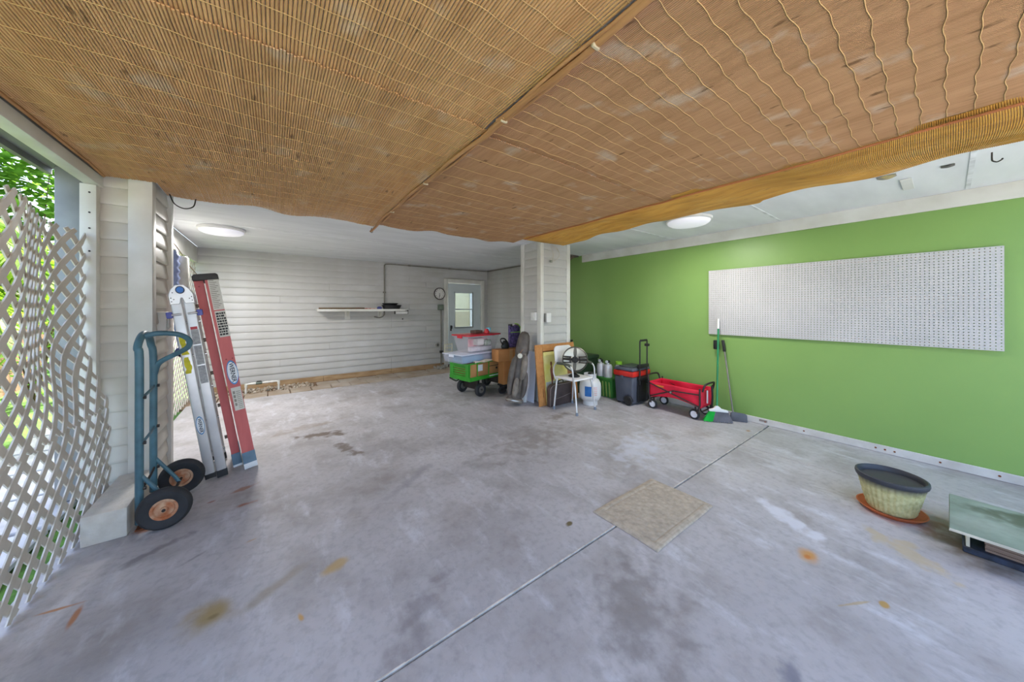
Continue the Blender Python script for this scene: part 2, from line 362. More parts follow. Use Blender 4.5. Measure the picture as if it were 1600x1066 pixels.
MB().tube(catmull([(lx0+.067, YB-.04, .90), (lx0+.067, YB-.085, .90), (lx0+.07, YB-.09, .93), (lx0+.075, YB-.085, .97)], 4), .012, 8).build('lever', black, h, smooth=50)
# room seen through the pane (open to the daylight above)
iw = MB().box(2.6, 6.2, 9.0, 9.08, 0, 2.6).build('wall_inner', mat('beige_wall', (214, 208, 176), .7, var=.04)); tag(iw, 'beige wall seen through the door glass', 'wall', kind='structure')
MB().box(2.6, 6.2, 8.98, 9.0, 0, 1.30).build('wainscot', mat('beige_wainscot', (186, 176, 146), .7, var=.05), iw)
MB().box(4.98, 5.14, 8.93, 8.99, 0, 2.5).build('white_post', white, iw)

# ------------------------------------------------------------------ left opening: beam, jamb, soffit, outside
bm_ = MB().box(-1.06, -.985, -.75, 3.64, 2.27, 2.345).build('header_beam', trimw, bevel=.004); tag(bm_, 'white header beam over the lattice opening', 'beam', kind='structure')
MB().box(-1.02, -.99, -.75, 3.64, 2.3451, CE).build('fascia_board', mat('grey_fascia', (138, 136, 128), .7, scale=4), bm_)
jb = MB().box(-1.075, -1.0, 3.56, 3.636, 0, 2.268).build('trim_3', trimw, bevel=.003); tag(jb, 'white jamb post beside the narrow pillar', 'trim', kind='structure')
for z in (2.21, 2.07, 1.80, 1.96): MB().cyl((-1.03, 3.5605, z), (-1.03, 3.557, z), .006, 8).build('screw_head', dark, jb)
so = MB().box(-1.30, -1.0, -.75, 3.9, CE+.01, CE+.06).build('roof_soffit', mat('soffit_grey', (128, 126, 122), .7, scale=2)); tag(so, 'grey roof soffit outside the lattice opening', 'soffit', kind='structure')
MB().box(-1.33, -1.30, -.75, 3.9, CE-.03, CE+.12).build('gutter_edge', mat('gutter_grey', (118, 118, 116), .6), so)
op = MB().box(-1.26, -1.14, 3.80, 3.93, 0, CE+.01).build('outer_post', mat('grey_post', (150, 154, 156), .6, scale=3), bevel=.006); tag(op, 'grey square roof post outside behind the lattice', 'post', kind='structure')
bl = MB().box(-1.12, -1.0, 4.17, YB, 2.15, CE).build('header_beam', trimw, bevel=.004); tag(bl, 'white header beam over the rear lattice', 'beam', kind='structure')

latm = mat('lattice_vinyl', (214, 208, 200), .5, var=.05, scale=6, rgb2=(196, 188, 178))
def lattice(name, label, X, y0, y1, z0, z1, pitch, w, seg, group=None):
    """diagonal strips in the plane x = X(y, z); every strip is its own piece"""
    root = thing(name, (X((y0+y1)/2, z0), (y0+y1)/2, z0), label, 'lattice', group)
    L = y1-y0; H = z1-z0
    for sgn in (1, -1):
        k = -H+pitch*.3
        while k < L:
            # line: s along y from k at z0 rising 45 degrees
            a = max(0, -k); e = min(H, L-k)
            if e-a > .06:
                b = MB(); V = []; F = []; hw = w/2/math.sqrt(2); n = max(3, int((e-a)/seg)); off = .0035*sgn
                for i in range(n+1):
                    t = a+(e-a)*i/n; s = k+t
                    if i == 0: pass
                    for q in (-1, 1):
                        ss = min(max(s+q*hw, 0), L); tt = min(max(t-q*hw, 0), H)
                        yy = y0+ss if sgn > 0 else y1-ss; zz = z0+tt; xx = X(yy, zz)+off
                        V += [(xx-.003, yy, zz), (xx+.003, yy, zz)]
                for i in range(n):
                    c = i*4; d = c+4
                    F += [(c, c+1, d+1, d), (c+2, d+2, d+3, c+3), (c, d, d+2, c+2), (c+1, c+3, d+3, d+1)]
                F += [(0, 2, 3, 1), (n*4, n*4+1, n*4+3, n*4+2)]
                b.add(V, F); b.build('strip', latm, root)
            k += pitch
    return root
def ss(a, bq, x):
    t = min(1, max(0, (x-a)/(bq-a))); return t*t*(3-2*t)
def LX(y, z):
    up = ss(.55, 1.25, z)
    return -.925 + .02*math.sin(y*3.1)*up - up*(.15*ss(2.3, 3.2, y) - .045*ss(3.24, 3.52, y))
def LX2(y, z): return LX(y, z)-.012
lattice('lattice_panel', 'tall white diagonal lattice panel forming the upper left screen', LX, 1.55, 3.56, .70, 1.93, .142, .040, .06)
lattice('lattice_panel', 'low white diagonal lattice panel along the floor at left', LX2, 1.55, 3.56, .004, .715, .142, .040, .05)
lattice('lattice_panel', 'white lattice screen far back behind the ladders', lambda y, z: -1.02, 4.2, 7.3, .01, 2.14, .142, .04, .3)

# garden
lawn = MB().grid(lambda u, v: (-16+14.98*u-0*v, -6+26*v, -.06+.02*math.sin(u*40)*math.sin(v*33)), 40, 50).build('lawn', mat('grass', (96, 140, 52), .9, scale=12, rgb2=(62, 98, 38), bump=.4, bscale=80), smooth=60); tag(lawn, 'green lawn outside beyond the lattice', 'lawn', kind='structure')
pt = MB(); 
pth = thing('garden_path', (-1.8, 3.5, -.05), 'pale stepping slabs outside along the lattice', 'path', kind='structure')
for i in range(9): MB().box(-2.15, -1.16, 1.0+i*.62, 1.58+i*.62, -.05, -.008).build('stepping_slab', mat('pale_paving', (206, 206, 212), .8, scale=5), pth, bevel=.008, seg=1)
drv = MB().box(-8, 12, -16, -2.21, -.14, -.01).build('driveway', mat('driveway_concrete', (190, 188, 184), .8, scale=2, bump=.05)); tag(drv, 'sunlit concrete driveway in front of the carport', 'driveway', kind='structure')
fr = thing('fence', (-3.6, 5, -.05), 'weathered brown board fence beyond the lattice', 'fence')
fenm = mat('fence_wood', (138, 104, 78), .85, scale=4, rgb2=(104, 76, 58), stretch=(6, 6, .6)); random.seed(5)
bd = None
for i in range(62):
    y = 1.2+i*.15
    o = MB().box(-3.61, -3.585, y, y+.142, -.05, 1.62+.03*random.random()).build('fence_board', fenm, fr)
for z in (.35, 1.25): MB().box(-3.66, -3.612, 1.2, 10.5, z, z+.09).build('fence_rail', fenm, fr)
leafA = mat('palm_leaf', (150, 178, 52), .45, var=.15, scale=3, rgb2=(92, 140, 36)); leafB = mat('broad_leaf', (136, 178, 66), .45, scale=4, rgb2=(84, 134, 44)); leafO = mat('orange_leaf', (226, 110, 40), .5)
for m_ in (leafA, leafB):
    bs = m_.node_tree.nodes['Principled BSDF']; n = m_.node_tree.nodes; l = m_.node_tree.links
    td = n.new('ShaderNodeBsdfTranslucent'); l.new(bs.inputs['Base Color'].links[0].from_socket, td.inputs[0])
    mx = n.new('ShaderNodeMixShader'); mx.inputs[0].default_value = .6; l.new(bs.outputs[0], mx.inputs[1]); l.new(td.outputs[0], mx.inputs[2]); l.new(mx.outputs[0], n['Material Output'].inputs[0])
def palm(x, y, h, nf, L, label, seed):
    random.seed(seed); r = thing('palm_tree', (x, y, -.05), label, 'palm', 'palms in the garden')
    b = MB(); prof = [(.11+.012*(i % 2)-.03*i/24, h*i/24) for i in range(25)]; b.lathe(prof, 12, (x, y, -.05)); b.build('trunk', mat('palm_trunk', (128, 100, 76), .9, scale=9, rgb2=(86, 66, 50)), r, smooth=60)
    for i in range(nf):
        az = 2*PI*i/nf+random.uniform(-.2, .2); el = random.uniform(.2, 1.0); b = MB(); pts = []
        for k in range(13):
            t = k/12; rr = L*t*(math.cos(el)*(1-.1*t)); zz = h+L*(math.sin(el)*t-.75*t*t)
            pts.append(Vector((x+rr*math.cos(az), y+rr*math.sin(az), zz)))
        b.tube(pts, [.018*(1-k/14) for k in range(13)], 5)
        for k in range(44):
            t = .12+.86*k/44; q = t*12; i0 = min(11, int(q)); p = pts[i0].lerp(pts[i0+1], q-i0); d = (pts[i0+1]-pts[i0]).normalized(); sd = d.cross(Vector((0, 0, 1))).normalized()
            for sg in (-1, 1):
                ll = L*.34*math.sin(PI*min(1, .15+.85*t))**.6+.08; e = (sd*sg*.8+d*.75+Vector((0, 0, -.25-.3*random.random()))).normalized()*ll
                wv = d*.022
                b.add([p-wv, p+wv, p+e*.55+wv*.8+Vector((0, 0, .02)), p+e, p+e*.55-wv*.8], [(0, 1, 2, 4), (4, 2, 3)])
        b.build('frond', leafA, r, recalc=False)
    return r
pal = palm(-2.7, 6.0, 1.75, 13, 1.6, 'small arching palm tree outside nearest the lattice', 11)
palm(-4.7, 9.2, 2.6, 14, 2.4, 'taller palm tree standing behind the brown fence', 12)
palm(-5.6, 5.2, 2.4, 13, 2.0, 'leafy palm tree left behind the brown fence', 13)
def shrub(x, y, R, H, n, label, seed, mt=leafB, lf=1):
    random.seed(seed); r = thing('shrub', (x, y, -.05), label, 'shrub', 'shrubs in the garden'); b = MB()
    for i in range(6):
        a = 2*PI*i/6; b.tube([(x, y, -.05), (x+R*.3*math.cos(a), y+R*.3*math.sin(a), H*.5), (x+R*.7*math.cos(a), y+R*.7*math.sin(a), H*.85)], [.02, .014, .006], 5)
    b.build('stems', mat('stem_bark', (96, 76, 56), .9), r); b = MB()
    for i in range(n):
        a = random.random()*2*PI; t = random.random()**.5; z = H*random.random()**.7; w = R*t*(1-.35*z/H)
        p = Vector((x+w*math.cos(a), y+w*math.sin(a), z)); d = Vector((math.cos(a)+random.uniform(-.6, .6), math.sin(a)+random.uniform(-.6, .6), random.uniform(-.6, .5))).normalized(); s_ = d.cross(Vector((0, 0, 1))).normalized(); L = random.uniform(.09, .17)*lf
        b.add([p, p+d*L*.4+s_*L*.28, p+d*L, p+d*L*.4-s_*L*.28], [(0, 1, 2, 3)])
    tag(b.build('foliage', mt, r, recalc=False), kind='stuff')
shrub(-2.75, 4.0, .5, 1.0, 500, 'low broad-leaved green shrub before the fence at left', 21)
shrub(-2.9, 8.2, .5, 1.7, 600, 'tall broad-leaved green shrub before the fence further back', 22)
shrub(-2.5, 4.9, .25, .55, 260, 'small green shrub by the stepping slabs', 23)
for i, (x, y) in enumerate(((-4.6, 13.0), (-8.6, 10.5), (-9, 5.5), (-.9, 17.2))): shrub(x, y, 1.7, 5.6, 4500, ['bushy green tree-like shrub far back in the garden', 'large dense shrub behind the palms mid garden', 'large dense shrub at the left garden edge', 'large dense shrub furthest back near the house'][i], 30+i, leafB, 2.0)
random.seed(77); b = MB()
for i in range(16):
    b.m = T(-2.58+random.uniform(-.07, .07), 5.85+random.uniform(-.07, .07), 1.72-.2*random.random()); b.lathe([(0, -.03), (.025, -.01), (.028, .01), (0, .035)], 7)
tag(b.build('fruit_cluster', leafO, pal, smooth=60), 'orange fruit cluster')

# ------------------------------------------------------------------ bamboo blinds under the ceiling
def wav(x, y):
    return (.5*math.sin(x*2.3+y*1.1+.4)+.3*math.sin(x*5.1-y*3.2+1.7)+.2*math.sin(x*1.3+y*6.7))
def zb(x, y):
    z = 2.378 - .009*(1+wav(x, y))
    z -= .030*ss(3.35, 3.9, y)*(1+.35*math.sin(x*11)) 
    z -= .012*math.exp(-((x-.92)/.05)**2) + .010*math.exp(-((y-1.5)/.05)**2)
    return z
def rod_mat(name, rgb, rgb2, wear):
    m = mat(name, rgb, .6, scale=3.0, rgb2=rgb2, stretch=(3, .8, 1), spec=.25)
    n = m.node_tree.nodes; l = m.node_tree.links; bs = n['Principled BSDF']; src = bs.inputs['Base Color'].links[0].from_socket
    tc = n.new('ShaderNodeTexCoord')
    for sc, lo, hi, c, amt, st in ((4.5, .58, .70, wear, .5, (1, 1, 1)), (22, .665, .72, (84, 54, 30), .65, (1, .3, 1)), (60, .45, .8, (116, 78, 46), .35, (1, .1, 1))):
        mp = n.new('ShaderNodeMapping'); mp.inputs['Scale'].default_value = st; mp.inputs['Location'].default_value = (sc, sc, 0); l.new(tc.outputs['Object'], mp.inputs[0])
        nz = n.new('ShaderNodeTexNoise'); nz.inputs['Scale'].default_value = sc; nz.inputs['Detail'].default_value = 5; l.new(mp.outputs[0], nz.inputs[0])
        mr = n.new('ShaderNodeMapRange'); mr.inputs[1].default_value = lo; mr.inputs[2].default_value = hi; mr.inputs[4].default_value = amt; l.new(nz.outputs[0], mr.inputs[0])
        mx = n.new('ShaderNodeMix'); mx.data_type = 'RGBA'; l.new(mr.outputs[0], mx.inputs[0]); l.new(src, mx.inputs[6]); mx.inputs[7].default_value = lin(c); src = mx.outputs[2]
    l.new(src, bs.inputs['Base Color']); return m
bamL = rod_mat('bamboo_tan', (212, 168, 120), (194, 148, 102), (214, 196, 174))
bamR = rod_mat('bamboo_faded', (194, 152, 116), (180, 138, 102), (212, 200, 188))
bamY = rod_mat('bamboo_golden', (212, 164, 80), (184, 132, 56), (206, 170, 104))
cordm = mat('string_cord', (196, 160, 108), .8, var=.1)
def rod(b, pts, w, hgt, side):
    """one flat-backed slat: arched underside, follows pts; side = unit vector across"""
    V = []; F = []; n = len(pts)
    for p in pts:
        V += [p-side*w, p-side*w*.55-Vector((0, 0, hgt)), p+side*w*.55-Vector((0, 0, hgt)), p+side*w, p+Vector((0, 0, .0012))]
    for i in range(n-1):
        for k in range(5): q = (k+1) % 5; F.append((i*5+k, i*5+5+k, i*5+5+q, i*5+q))
    F += [(0, 1, 2, 3, 4), tuple((n-1)*5+k for k in (4, 3, 2, 1, 0))]
    b.add(V, F)
def blind(label, x0, x1, y0, y1, pitch, mt, z, cords, ends=None, nseg=26, jit=1, missing=0, seed=1, wr_=(.42, .46)):
    random.seed(seed); r = thing('bamboo_blind', ((x0+x1)/2, (y0+y1)/2, z((x0+x1)/2, (y0+y1)/2)), label, 'blind', 'bamboo blinds tacked under the carport ceiling')
    b = MB(); x = x0
    while x < x1:
        ya, yb = (ends(x) if ends else (y0, y1)); ya += random.uniform(-.006, .006)*jit; yb += random.uniform(-.006, .006)*jit
        pp = random.uniform(-1, 1)*.0004
        n = nseg; pts = [Vector((x+pp, ya+(yb-ya)*i/n, z(x, ya+(yb-ya)*i/n))) for i in range(n+1)]
        if random.random() >= missing: rod(b, pts, pitch*random.uniform(*wr_), .0042, Vector((1, 0, 0)))
        x += pitch
    o = b.build('slats', mt, r, recalc=False, smooth=30); tag(o, kind='stuff')
    b = MB(); nx = 60
    for c in cords:
        pts = [Vector((x0+(x1-x0)*i/nx, c+.0045*math.sin(i*.45+c*9)+.003*math.sin(i*1.3+c*5), 0)) for i in range(nx+1)]
        if ends: pts = [p for p in pts if ends(p.x)[1] > p.y+.01]
        if len(pts) < 3: continue
        b.tube([Vector((p.x, p.y, z(p.x, p.y)-.0052)) for p in pts], .0016, 4)
    tag(b.build('cords', cordm, r, recalc=False, smooth=60), kind='stuff')
    return r
def endL(x):
    yb = 3.595 if x < -.715 else 3.86+.03*math.sin(x*7)+.015*math.sin(x*17)
    return 1.47, yb
def endR(x): return 1.53, 3.78+.03*math.sin(x*6+1)+.012*math.sin(x*19)
fr_c = [.0+.105*i for i in range(-6, 15)]
blind('coarse tan bamboo blind at back left above the ladders', -.97, .91, 1.47, 3.9, .0108, bamL, zb, [1.6+.155*i for i in range(15)], endL, 34, seed=1)
blind('coarse tan bamboo blind front left above the lattice', -.97, .91, -.70, 1.5, .0118, bamL, lambda x, y: zb(x, y)+.012, [-.6+.1*i for i in range(21)], None, 24, seed=2)
blind('fine bamboo blind at back middle before the column', .93, 2.80, 1.53, 3.8, .0082, bamR, zb, [1.65+.17*i for i in range(13)], endR, 30, seed=3)
blind('faded pinkish bamboo blind front right with wavy cords', .93, 2.84, -.70, 1.55, .0080, bamR, lambda x, y: zb(x, y)+.012, [-.62+.078*i for i in range(28)], None, 24, seed=4)
def zf(x, y):
    t = (x-2.74)/.86
    return 2.383+.018*t - .030*math.sin(PI*min(1, max(0, t)))*(.6+.5*math.sin(y*4.2+.6)) - .010*math.sin(y*9+x*3) - .03*ss(3.2, 3.58, y)*t
random.seed(9)
r = thing('bamboo_blind', (3.2, 1.45, 2.38), 'narrow golden rippled bamboo strip hanging along the right edge', 'blind', 'bamboo blinds tacked under the carport ceiling'); b = MB(); y = -.70
while y < 3.565:
    xe = 3.58+.05*math.sin(y*2.1+.5)+.03*math.sin(y*6.3)+(.06*ss(1.0, 1.06, y) if y < 1.5 else .06-.05*ss(1.5, 1.9, y))
    pts = [Vector((2.76+(xe-2.76)*i/12, y+.05*math.sin(i/12*3)*math.sin(y*3), zf(2.76+(xe-2.76)*i/12, y))) for i in range(13)]
    rod(b, pts, .0034, .003, Vector((0, 1, 0))); y += .0074
tag(b.build('slats', bamY, r, recalc=False, smooth=30), kind='stuff')
b = MB()
for xx in (2.85, 3.0, 3.15, 3.3, 3.45): b.tube([Vector((xx, -.7+4.2*i/80, zf(xx, -.7+4.2*i/80)-.0035)) for i in range(81)], .0012, 4)
tag(b.build('cords', cordm, r, recalc=False), kind='stuff')
batm = mat('batten_bamboo', (190, 142, 92), .6, scale=5, rgb2=(160, 114, 70), stretch=(8, .6, 8))
bt = thing('ceiling_batten', (.925, 1.7, 2.34), 'long split bamboo batten along the seam between blinds', 'batten')
random.seed(4)
for (xo, y0, y1, w) in ((.918, 1.30, 4.03, .010), (.944, .9, 3.6, .006), (.925, -.7, 1.6, .011), (.902, -.7, 1.35, .006)):
    pts = [Vector((xo+.006*math.sin(i*.9), y0+(y1-y0)*i/24, zb(xo, min(3.85, y0+(y1-y0)*i/24))-.016-.01*ss(3.8, 4.03, y0+(y1-y0)*i/24))) for i in range(25)]
    MB().tube(pts, w, 7, flat=1.5).build('batten_pole', batm, bt, smooth=60)
for y in (2.35, 1.32, .75, 3.2): MB().box(.908, .945, y-.007, y+.007, zb(.92, y)-.030, zb(.92, y)-.012).build('tie', mat('pale_tie', (206, 190, 160), .8), bt, bevel=.003, seg=1)
MB().tube(catmull([(.92, 3.98, 2.335), (.915, 4.02, 2.30), (.93, 4.0, 2.285), (.935, 3.99, 2.31)], 5), .003, 5).build('wire_twist', dark, bt, smooth=60)
eb = thing('edge_batten', (2.80, 1.4, 2.34), 'thin reddish bamboo edge pole under the right blind', 'batten')
for xo in (2.80, 2.815): MB().tube([Vector((xo, -.7+4.2*i/30, zb(xo, -.7+4.2*i/30)-.013)) for i in range(31)], .005, 6).build('edge_pole', mat('red_bamboo', (186, 116, 72), .6, scale=5), eb, smooth=60)
le = MB().tube([Vector((-.972, -.7+4.28*i/20, zb(-.972, -.7+4.28*i/20)-.01)) for i in range(21)], .009, 6).build('edge_batten', batm, smooth=60); tag(le, 'tan bamboo edge pole along the left blind by the beam', 'batten')
cw = MB().tube(catmull([(-.69, 3.83, 2.345), (-.66, 3.82, 2.27), (-.60, 3.80, 2.235), (-.545, 3.80, 2.26), (-.53, 3.81, 2.33)], 6), .0045, 6).build('hanging_wire', black, smooth=60); tag(cw, 'black wire loop hanging from the blind edge by the pillar', 'wire')
hk = MB().tube(catmull([(3.74, -.17, CE), (3.74, -.17, 2.37), (3.745, -.173, 2.355), (3.75, -.19, 2.345), (3.75, -.207, 2.355), (3.75, -.207, 2.362)], 6), .004, 7).build('ceiling_hook', dark, smooth=60); tag(hk, 'dark metal hook screwed into white ceiling', 'hook')
wi = thing('loose_cable', (3.5, 3.55, 2.1), 'loose pale cables dangling at top of the column', 'cable')
for pts in ([(3.36, 3.555, 2.34), (3.40, 3.55, 2.22), (3.385, 3.552, 2.13), (3.36, 3.553, 2.115)], [(3.46, 3.55, 2.34), (3.53, 3.545, 2.25), (3.51, 3.548, 2.18), (3.42, 3.55, 2.12), (3.37, 3.552, 2.112)], [(3.38, 3.55, 2.345), (3.47, 3.54, 2.30), (3.52, 3.545, 2.26)]):
    MB().tube(catmull(pts, 6), .0035, 5).build('cable', mat('pale_cable', (196, 188, 172), .6), wi, smooth=60)
MB().box(3.345, 3.385, 3.545, 3.565, 2.09, 2.125).build('connector', mat('cable_clamp', (140, 144, 136), .5), wi, bevel=.004)

# ------------------------------------------------------------------ ceiling lights
lampm = mat('lamp_diffuser', (236, 236, 246), .35, var=.01, emit=.10)
def lamp(x, y, label, watts, R=.235):
    r = thing('ceiling_light', (x, y, CE-.085), label, 'light', 'round ceiling lights')
    MB().lathe([(R*.93, -.035), (R, -.03), (R, -.004), (R*.9, 0)], 48, (x, y, CE-.0005)).build('base_ring', white, r, smooth=40)
    MB().lathe([(0, -.085), (R*.5, -.081), (R*.78, -.068), (R*.9, -.05), (R*.92, -.036)], 48, (x, y, CE)).build('diffuser', lampm, r, smooth=60)
    d = bpy.data.lights.new('lamp_glow', 'AREA'); d.shape = 'DISK'; d.size = R*1.8; d.energy = watts; d.color = (1, .97, .94)
    o = bpy.data.objects.new('lamp_glow', d); COL.objects.link(o); o.location = (0, 0, -.006); o.parent = r
lamp(3.76, 1.74, 'round white ceiling light near the green wall', 7)
lamp(-.52, 5.45, 'round white ceiling light above the ladders', 17)

# ------------------------------------------------------------------ pegboard
def pegboard():
    y0, y1, z0, z1 = -.27, 1.92, 1.055, 1.905; P = .0254; x0 = XR-.026; x1 = XR-.020
    ny = int((y1-y0)/P); nz = int((z1-z0)/P); b = MB(); py_ = (y1-y0)/ny; pz = (z1-z0)/nz
    idx = {}; V = []; F = []; R = .0042
    def vid(k, p):
        if k not in idx: idx[k] = len(V); V.append(p)
        return idx[k]
    for i in range(ny):
        for j in range(nz):
            cy, cz = y0+(i+.5)*py_, z0+(j+.5)*pz
            oc = [(2*i+1+a, 2*j+1+c) for a, c in ((1, 0), (1, 1), (0, 1), (-1, 1), (-1, 0), (-1, -1), (0, -1), (1, -1))]
            def warp(y, z): return x0-.012*ss(.2, -.25, y)*ss(1.6, 1.1, z)
            ov = [vid(('o',)+k, (warp(y0+k[0]*py_/2, z0+k[1]*pz/2), y0+k[0]*py_/2, z0+k[1]*pz/2)) for k in oc]
            iv = []; bv = []
            for k in range(8):
                a = k*PI/4; yy, zz = cy+R*math.cos(a), cz+R*math.sin(a); iv.append(vid(('i', i, j, k), (warp(yy, zz), yy, zz))); bv.append(vid(('b', i, j, k), (warp(yy, zz)+.006, yy, zz)))
            for k in range(8):
                q = (k+1) % 8; F.append((ov[k], ov[q], iv[q], iv[k])); F.append((iv[k], iv[q], bv[q], bv[k]))
    b.add(V, F)
    r = thing('pegboard', (XR-.02, (y0+y1)/2, z0), 'long white perforated pegboard mounted on the green wall', 'pegboard')
    o = b.build('perforated_sheet', mat('pegboard_white', (196, 195, 195), .55, var=.03, scale=2, rgb2=(185, 184, 184)), r, recalc=False)
    b = MB()
    for (a, c, d, e) in ((y0, y1, z0, z0+.003), (y0, y1, z1-.003, z1), (y0, y0+.003, z0, z1), (y1-.003, y1, z0, z1)): b.box(x0+.0002, x0+.007, a, c, d, e)
    b.build('edge', mat('hardboard_edge', (120, 112, 98), .8), r)
    b = MB(); 
    for z in (z0+.02, z1-.05, (z0+z1)/2): b.box(XR-.019, XR-.001, y0+.04, y1-.04, z, z+.03)
    b.build('furring_strip', tanw, r)
pegboard()

# ------------------------------------------------------------------ door mat
def matz(u, v):
    x = u*.73; y = v*.463; e = min(x, .73-x, y, .463-y)
    z = .008*ss(0, .008, e)
    if e > .055: z += .004*max(abs(math.sin((x+y)*PI/.062)), abs(math.sin((x-y)*PI/.062)))**.8 - .001
    elif .02 < e < .048: z += .003
    return (1.768+x+.004*math.sin(v*5), .987+y+.003*math.sin(u*6), .002+z)
o = MB().grid(matz, 150, 96).build('door_mat', mat('mat_pile', (196, 184, 166), .95, scale=30, rgb2=(170, 158, 142), bump=.5, bscale=300), smooth=60); tag(o, 'beige rectangular quilted mat lying on concrete', 'mat')
# planter
pt = thing('planter_pot', (3.43, .235, .012), 'cream basket-weave planter with dark rim standing in saucer', 'planter')
pm = mat('planter_glaze', (206, 200, 150), .55, scale=40, rgb2=(176, 170, 118))
n_ = pm.node_tree.nodes; l_ = pm.node_tree.links; bs = n_['Principled BSDF']; tc = n_.new('ShaderNodeTexCoord'); sx = n_.new('ShaderNodeSeparateXYZ'); l_.new(tc.outputs['Object'], sx.inputs[0])
mr = n_.new('ShaderNodeMapRange'); mr.inputs[1].default_value = .155; mr.inputs[2].default_value = .205; l_.new(sx.outputs[2], mr.inputs[0]); mx = n_.new('ShaderNodeMix'); mx.data_type = 'RGBA'
l_.new(mr.outputs[0], mx.inputs[0]); l_.new(bs.inputs['Base Color'].links[0].from_socket, mx.inputs[6]); mx.inputs[7].default_value = lin((58, 60, 62)); l_.new(mx.outputs[2], bs.inputs['Base Color'])
prof = [(0, .0), (.108, 0)]+[(.112+.046*(i/24)**.9, .006+.2*i/24) for i in range(25)]
MB().lathe(prof, 160, (3.43, .235, .012), fn=lambda i, k, r, z: (.0022*math.sin(k*PI/2.5)+(.0012 if ((k//5)+(i//2)) % 2 else -.0006) if 2 < i < 26 else 0)).build('pot_body', pm, pt, smooth=50)
MB().lathe([(.155, .204), (.168, .208), (.172, .222), (.170, .236), (.160, .240), (.152, .232), (.148, .21), (.136, .13), (0, .12)], 64, (3.43, .235, .012)).build('rim', mat('planter_dark', (56, 58, 66), .5, scale=8), pt, smooth=50)
MB().lathe([(0, .150), (.12, .150), (.134, .145)], 40, (3.43, .235, .012)).build('soil', mat('potting_soil', (58, 52, 56), .95, scale=20, bump=.6), pt)
o = MB().lathe([(0, .0), (.14, .0), (.165, .026), (.158, .027), (.140, .011), (0, .011)], 56, (3.435, .235, .0006)).build('saucer', mat('terracotta', (190, 104, 62), .6, scale=6, rgb2=(160, 82, 46)), smooth=45); tag(o, 'round terracotta saucer under the planter', 'saucer')

# stack of boards at right
st = thing('board_stack', (3.4, -.45, 0), 'stack of panels with two grey-green sheets on top', 'boards')
MB().box(3.19, 3.60, -1.0, -.05, .0005, .035).build('base_tray', mat('blue_black_tray', (54, 66, 92), .5, scale=18, rgb2=(30, 34, 46), bump=.3), st, bevel=.004, seg=1)
plank = mat('cut_board_edge', (150, 128, 116), .8, scale=6, rgb2=(122, 100, 88), stretch=(1, .5, 60))
for i in range(8): MB().box(3.215+.006*math.sin(i*2), 3.60, -1.0, -.125+.012*math.sin(i*3.1), .036+i*.0135, .0485+i*.0135).build('board', plank, st)
MB().box(3.20, 3.58, -.075, -.062, .035, .144).build('end_panel', mat('pale_panel', (206, 200, 182), .7), st)
topm = mat('grimy_sheet', (152, 164, 156), .35, scale=5, rgb2=(112, 124, 114), bump=.03); stains(topm, [(.05, .15, .22, .5, .3, (70, 72, 62), .8, .9, 1.4), (-.1, .3, .16, .2, 0, (178, 188, 180), .5, .9, 1.2)])
MB().box(3.075, 3.64, -1.02, -.004, .1445, .152).build('sheet', topm, st, bevel=.001, seg=1)
MB().box(3.07, 3.638, -1.02, -.006, .153, .161).build('sheet', topm, st, bevel=.001, seg=1)
MB().box(3.0685, 3.0699, -1.02, -.006, .153, .161).build('sheet_edge', mat('pale_edge', (212, 206, 190), .7), st); MB().box(3.0735, 3.0749, -1.02, -.004, .1445, .152).build('sheet_edge', mat('pale_edge', (0, 0, 0)), st)

# ------------------------------------------------------------------ things at the left pier
o = MB().prism([(-.905, .0006), (-.722, .0006), (-.722, .178), (-.905, .178)], 3.0, 3.60, 'y').build('concrete_block', mat('block_white', (216, 212, 204), .85, scale=14, rgb2=(200, 195, 186), bump=.35, bscale=60), bevel=.006); tag(o, 'white painted concrete block at the foot of the narrow pillar', 'block')

# hand truck
teal = mat('teal_paint', (78, 118, 134), .45, scale=9, rgb2=(58, 92, 106), bump=.05)
ht = thing('hand_truck', (-.62, 3.2, 0), 'old teal steel hand truck with rusty-hubbed wheels', 'hand truck')
ya, yb_ = 3.06, 3.36; xr = -.685
arch = [(xr, ya, .03), (xr, ya, .6), (xr, ya, 1.08)]+[(xr-.01, (ya+yb_)/2-.15*math.cos(a), 1.10+.13*math.sin(a)) for a in (.35, .8, 1.25, 1.57, 1.9, 2.35, 2.8)]+[(xr, yb_, 1.05), (xr, yb_, .6), (xr, yb_, .10)]
MB().tube(catmull(arch, 4), .020, 10).build('frame_rail', teal, ht, smooth=60)
MB().tube(catmull([(xr, 3.15, 1.215), (xr+.06, 3.155, 1.232), (xr+.15, 3.17, 1.222), (xr+.20, 3.21, 1.18), (xr+.19, 3.26, 1.12), (xr+.11, 3.31, 1.065), (xr+.03, 3.35, 1.01), (xr+.005, 3.36, .93)], 5), .017, 10).build('handle', teal, ht, smooth=60)
for z in (.84, .55, .26):
    c = MB().tube(catmull([(xr+.005, ya-.005, z-.02), (xr+.012, (ya+yb_)/2, z), (xr+.005, yb_+.005, z+.01)], 4), .012, 8, flat=.5).build('cross_strap', dark if z < .3 else teal, ht, smooth=60)
    for y in (ya, yb_): MB().cyl((xr+.015, y, z-.01 if y == ya else z+.01), (xr+.03, y, z-.01 if y == ya else z+.01), .011, 8).build('bolt', dark, c)
MB().box(xr-.012, xr+.10, ya-.04, yb_+.04, .001, .009).build('toe_plate', rust, ht, bevel=.002, seg=1)
XW = -.555
for (y, s_) in ((ya, 1), (yb_, 1)):
    MB().tube([(xr+.01, y, .33), (XW-.02, y-.005, .17), (XW, y-.005, .128)], .012, 8).build('brace', teal, ht, smooth=60)
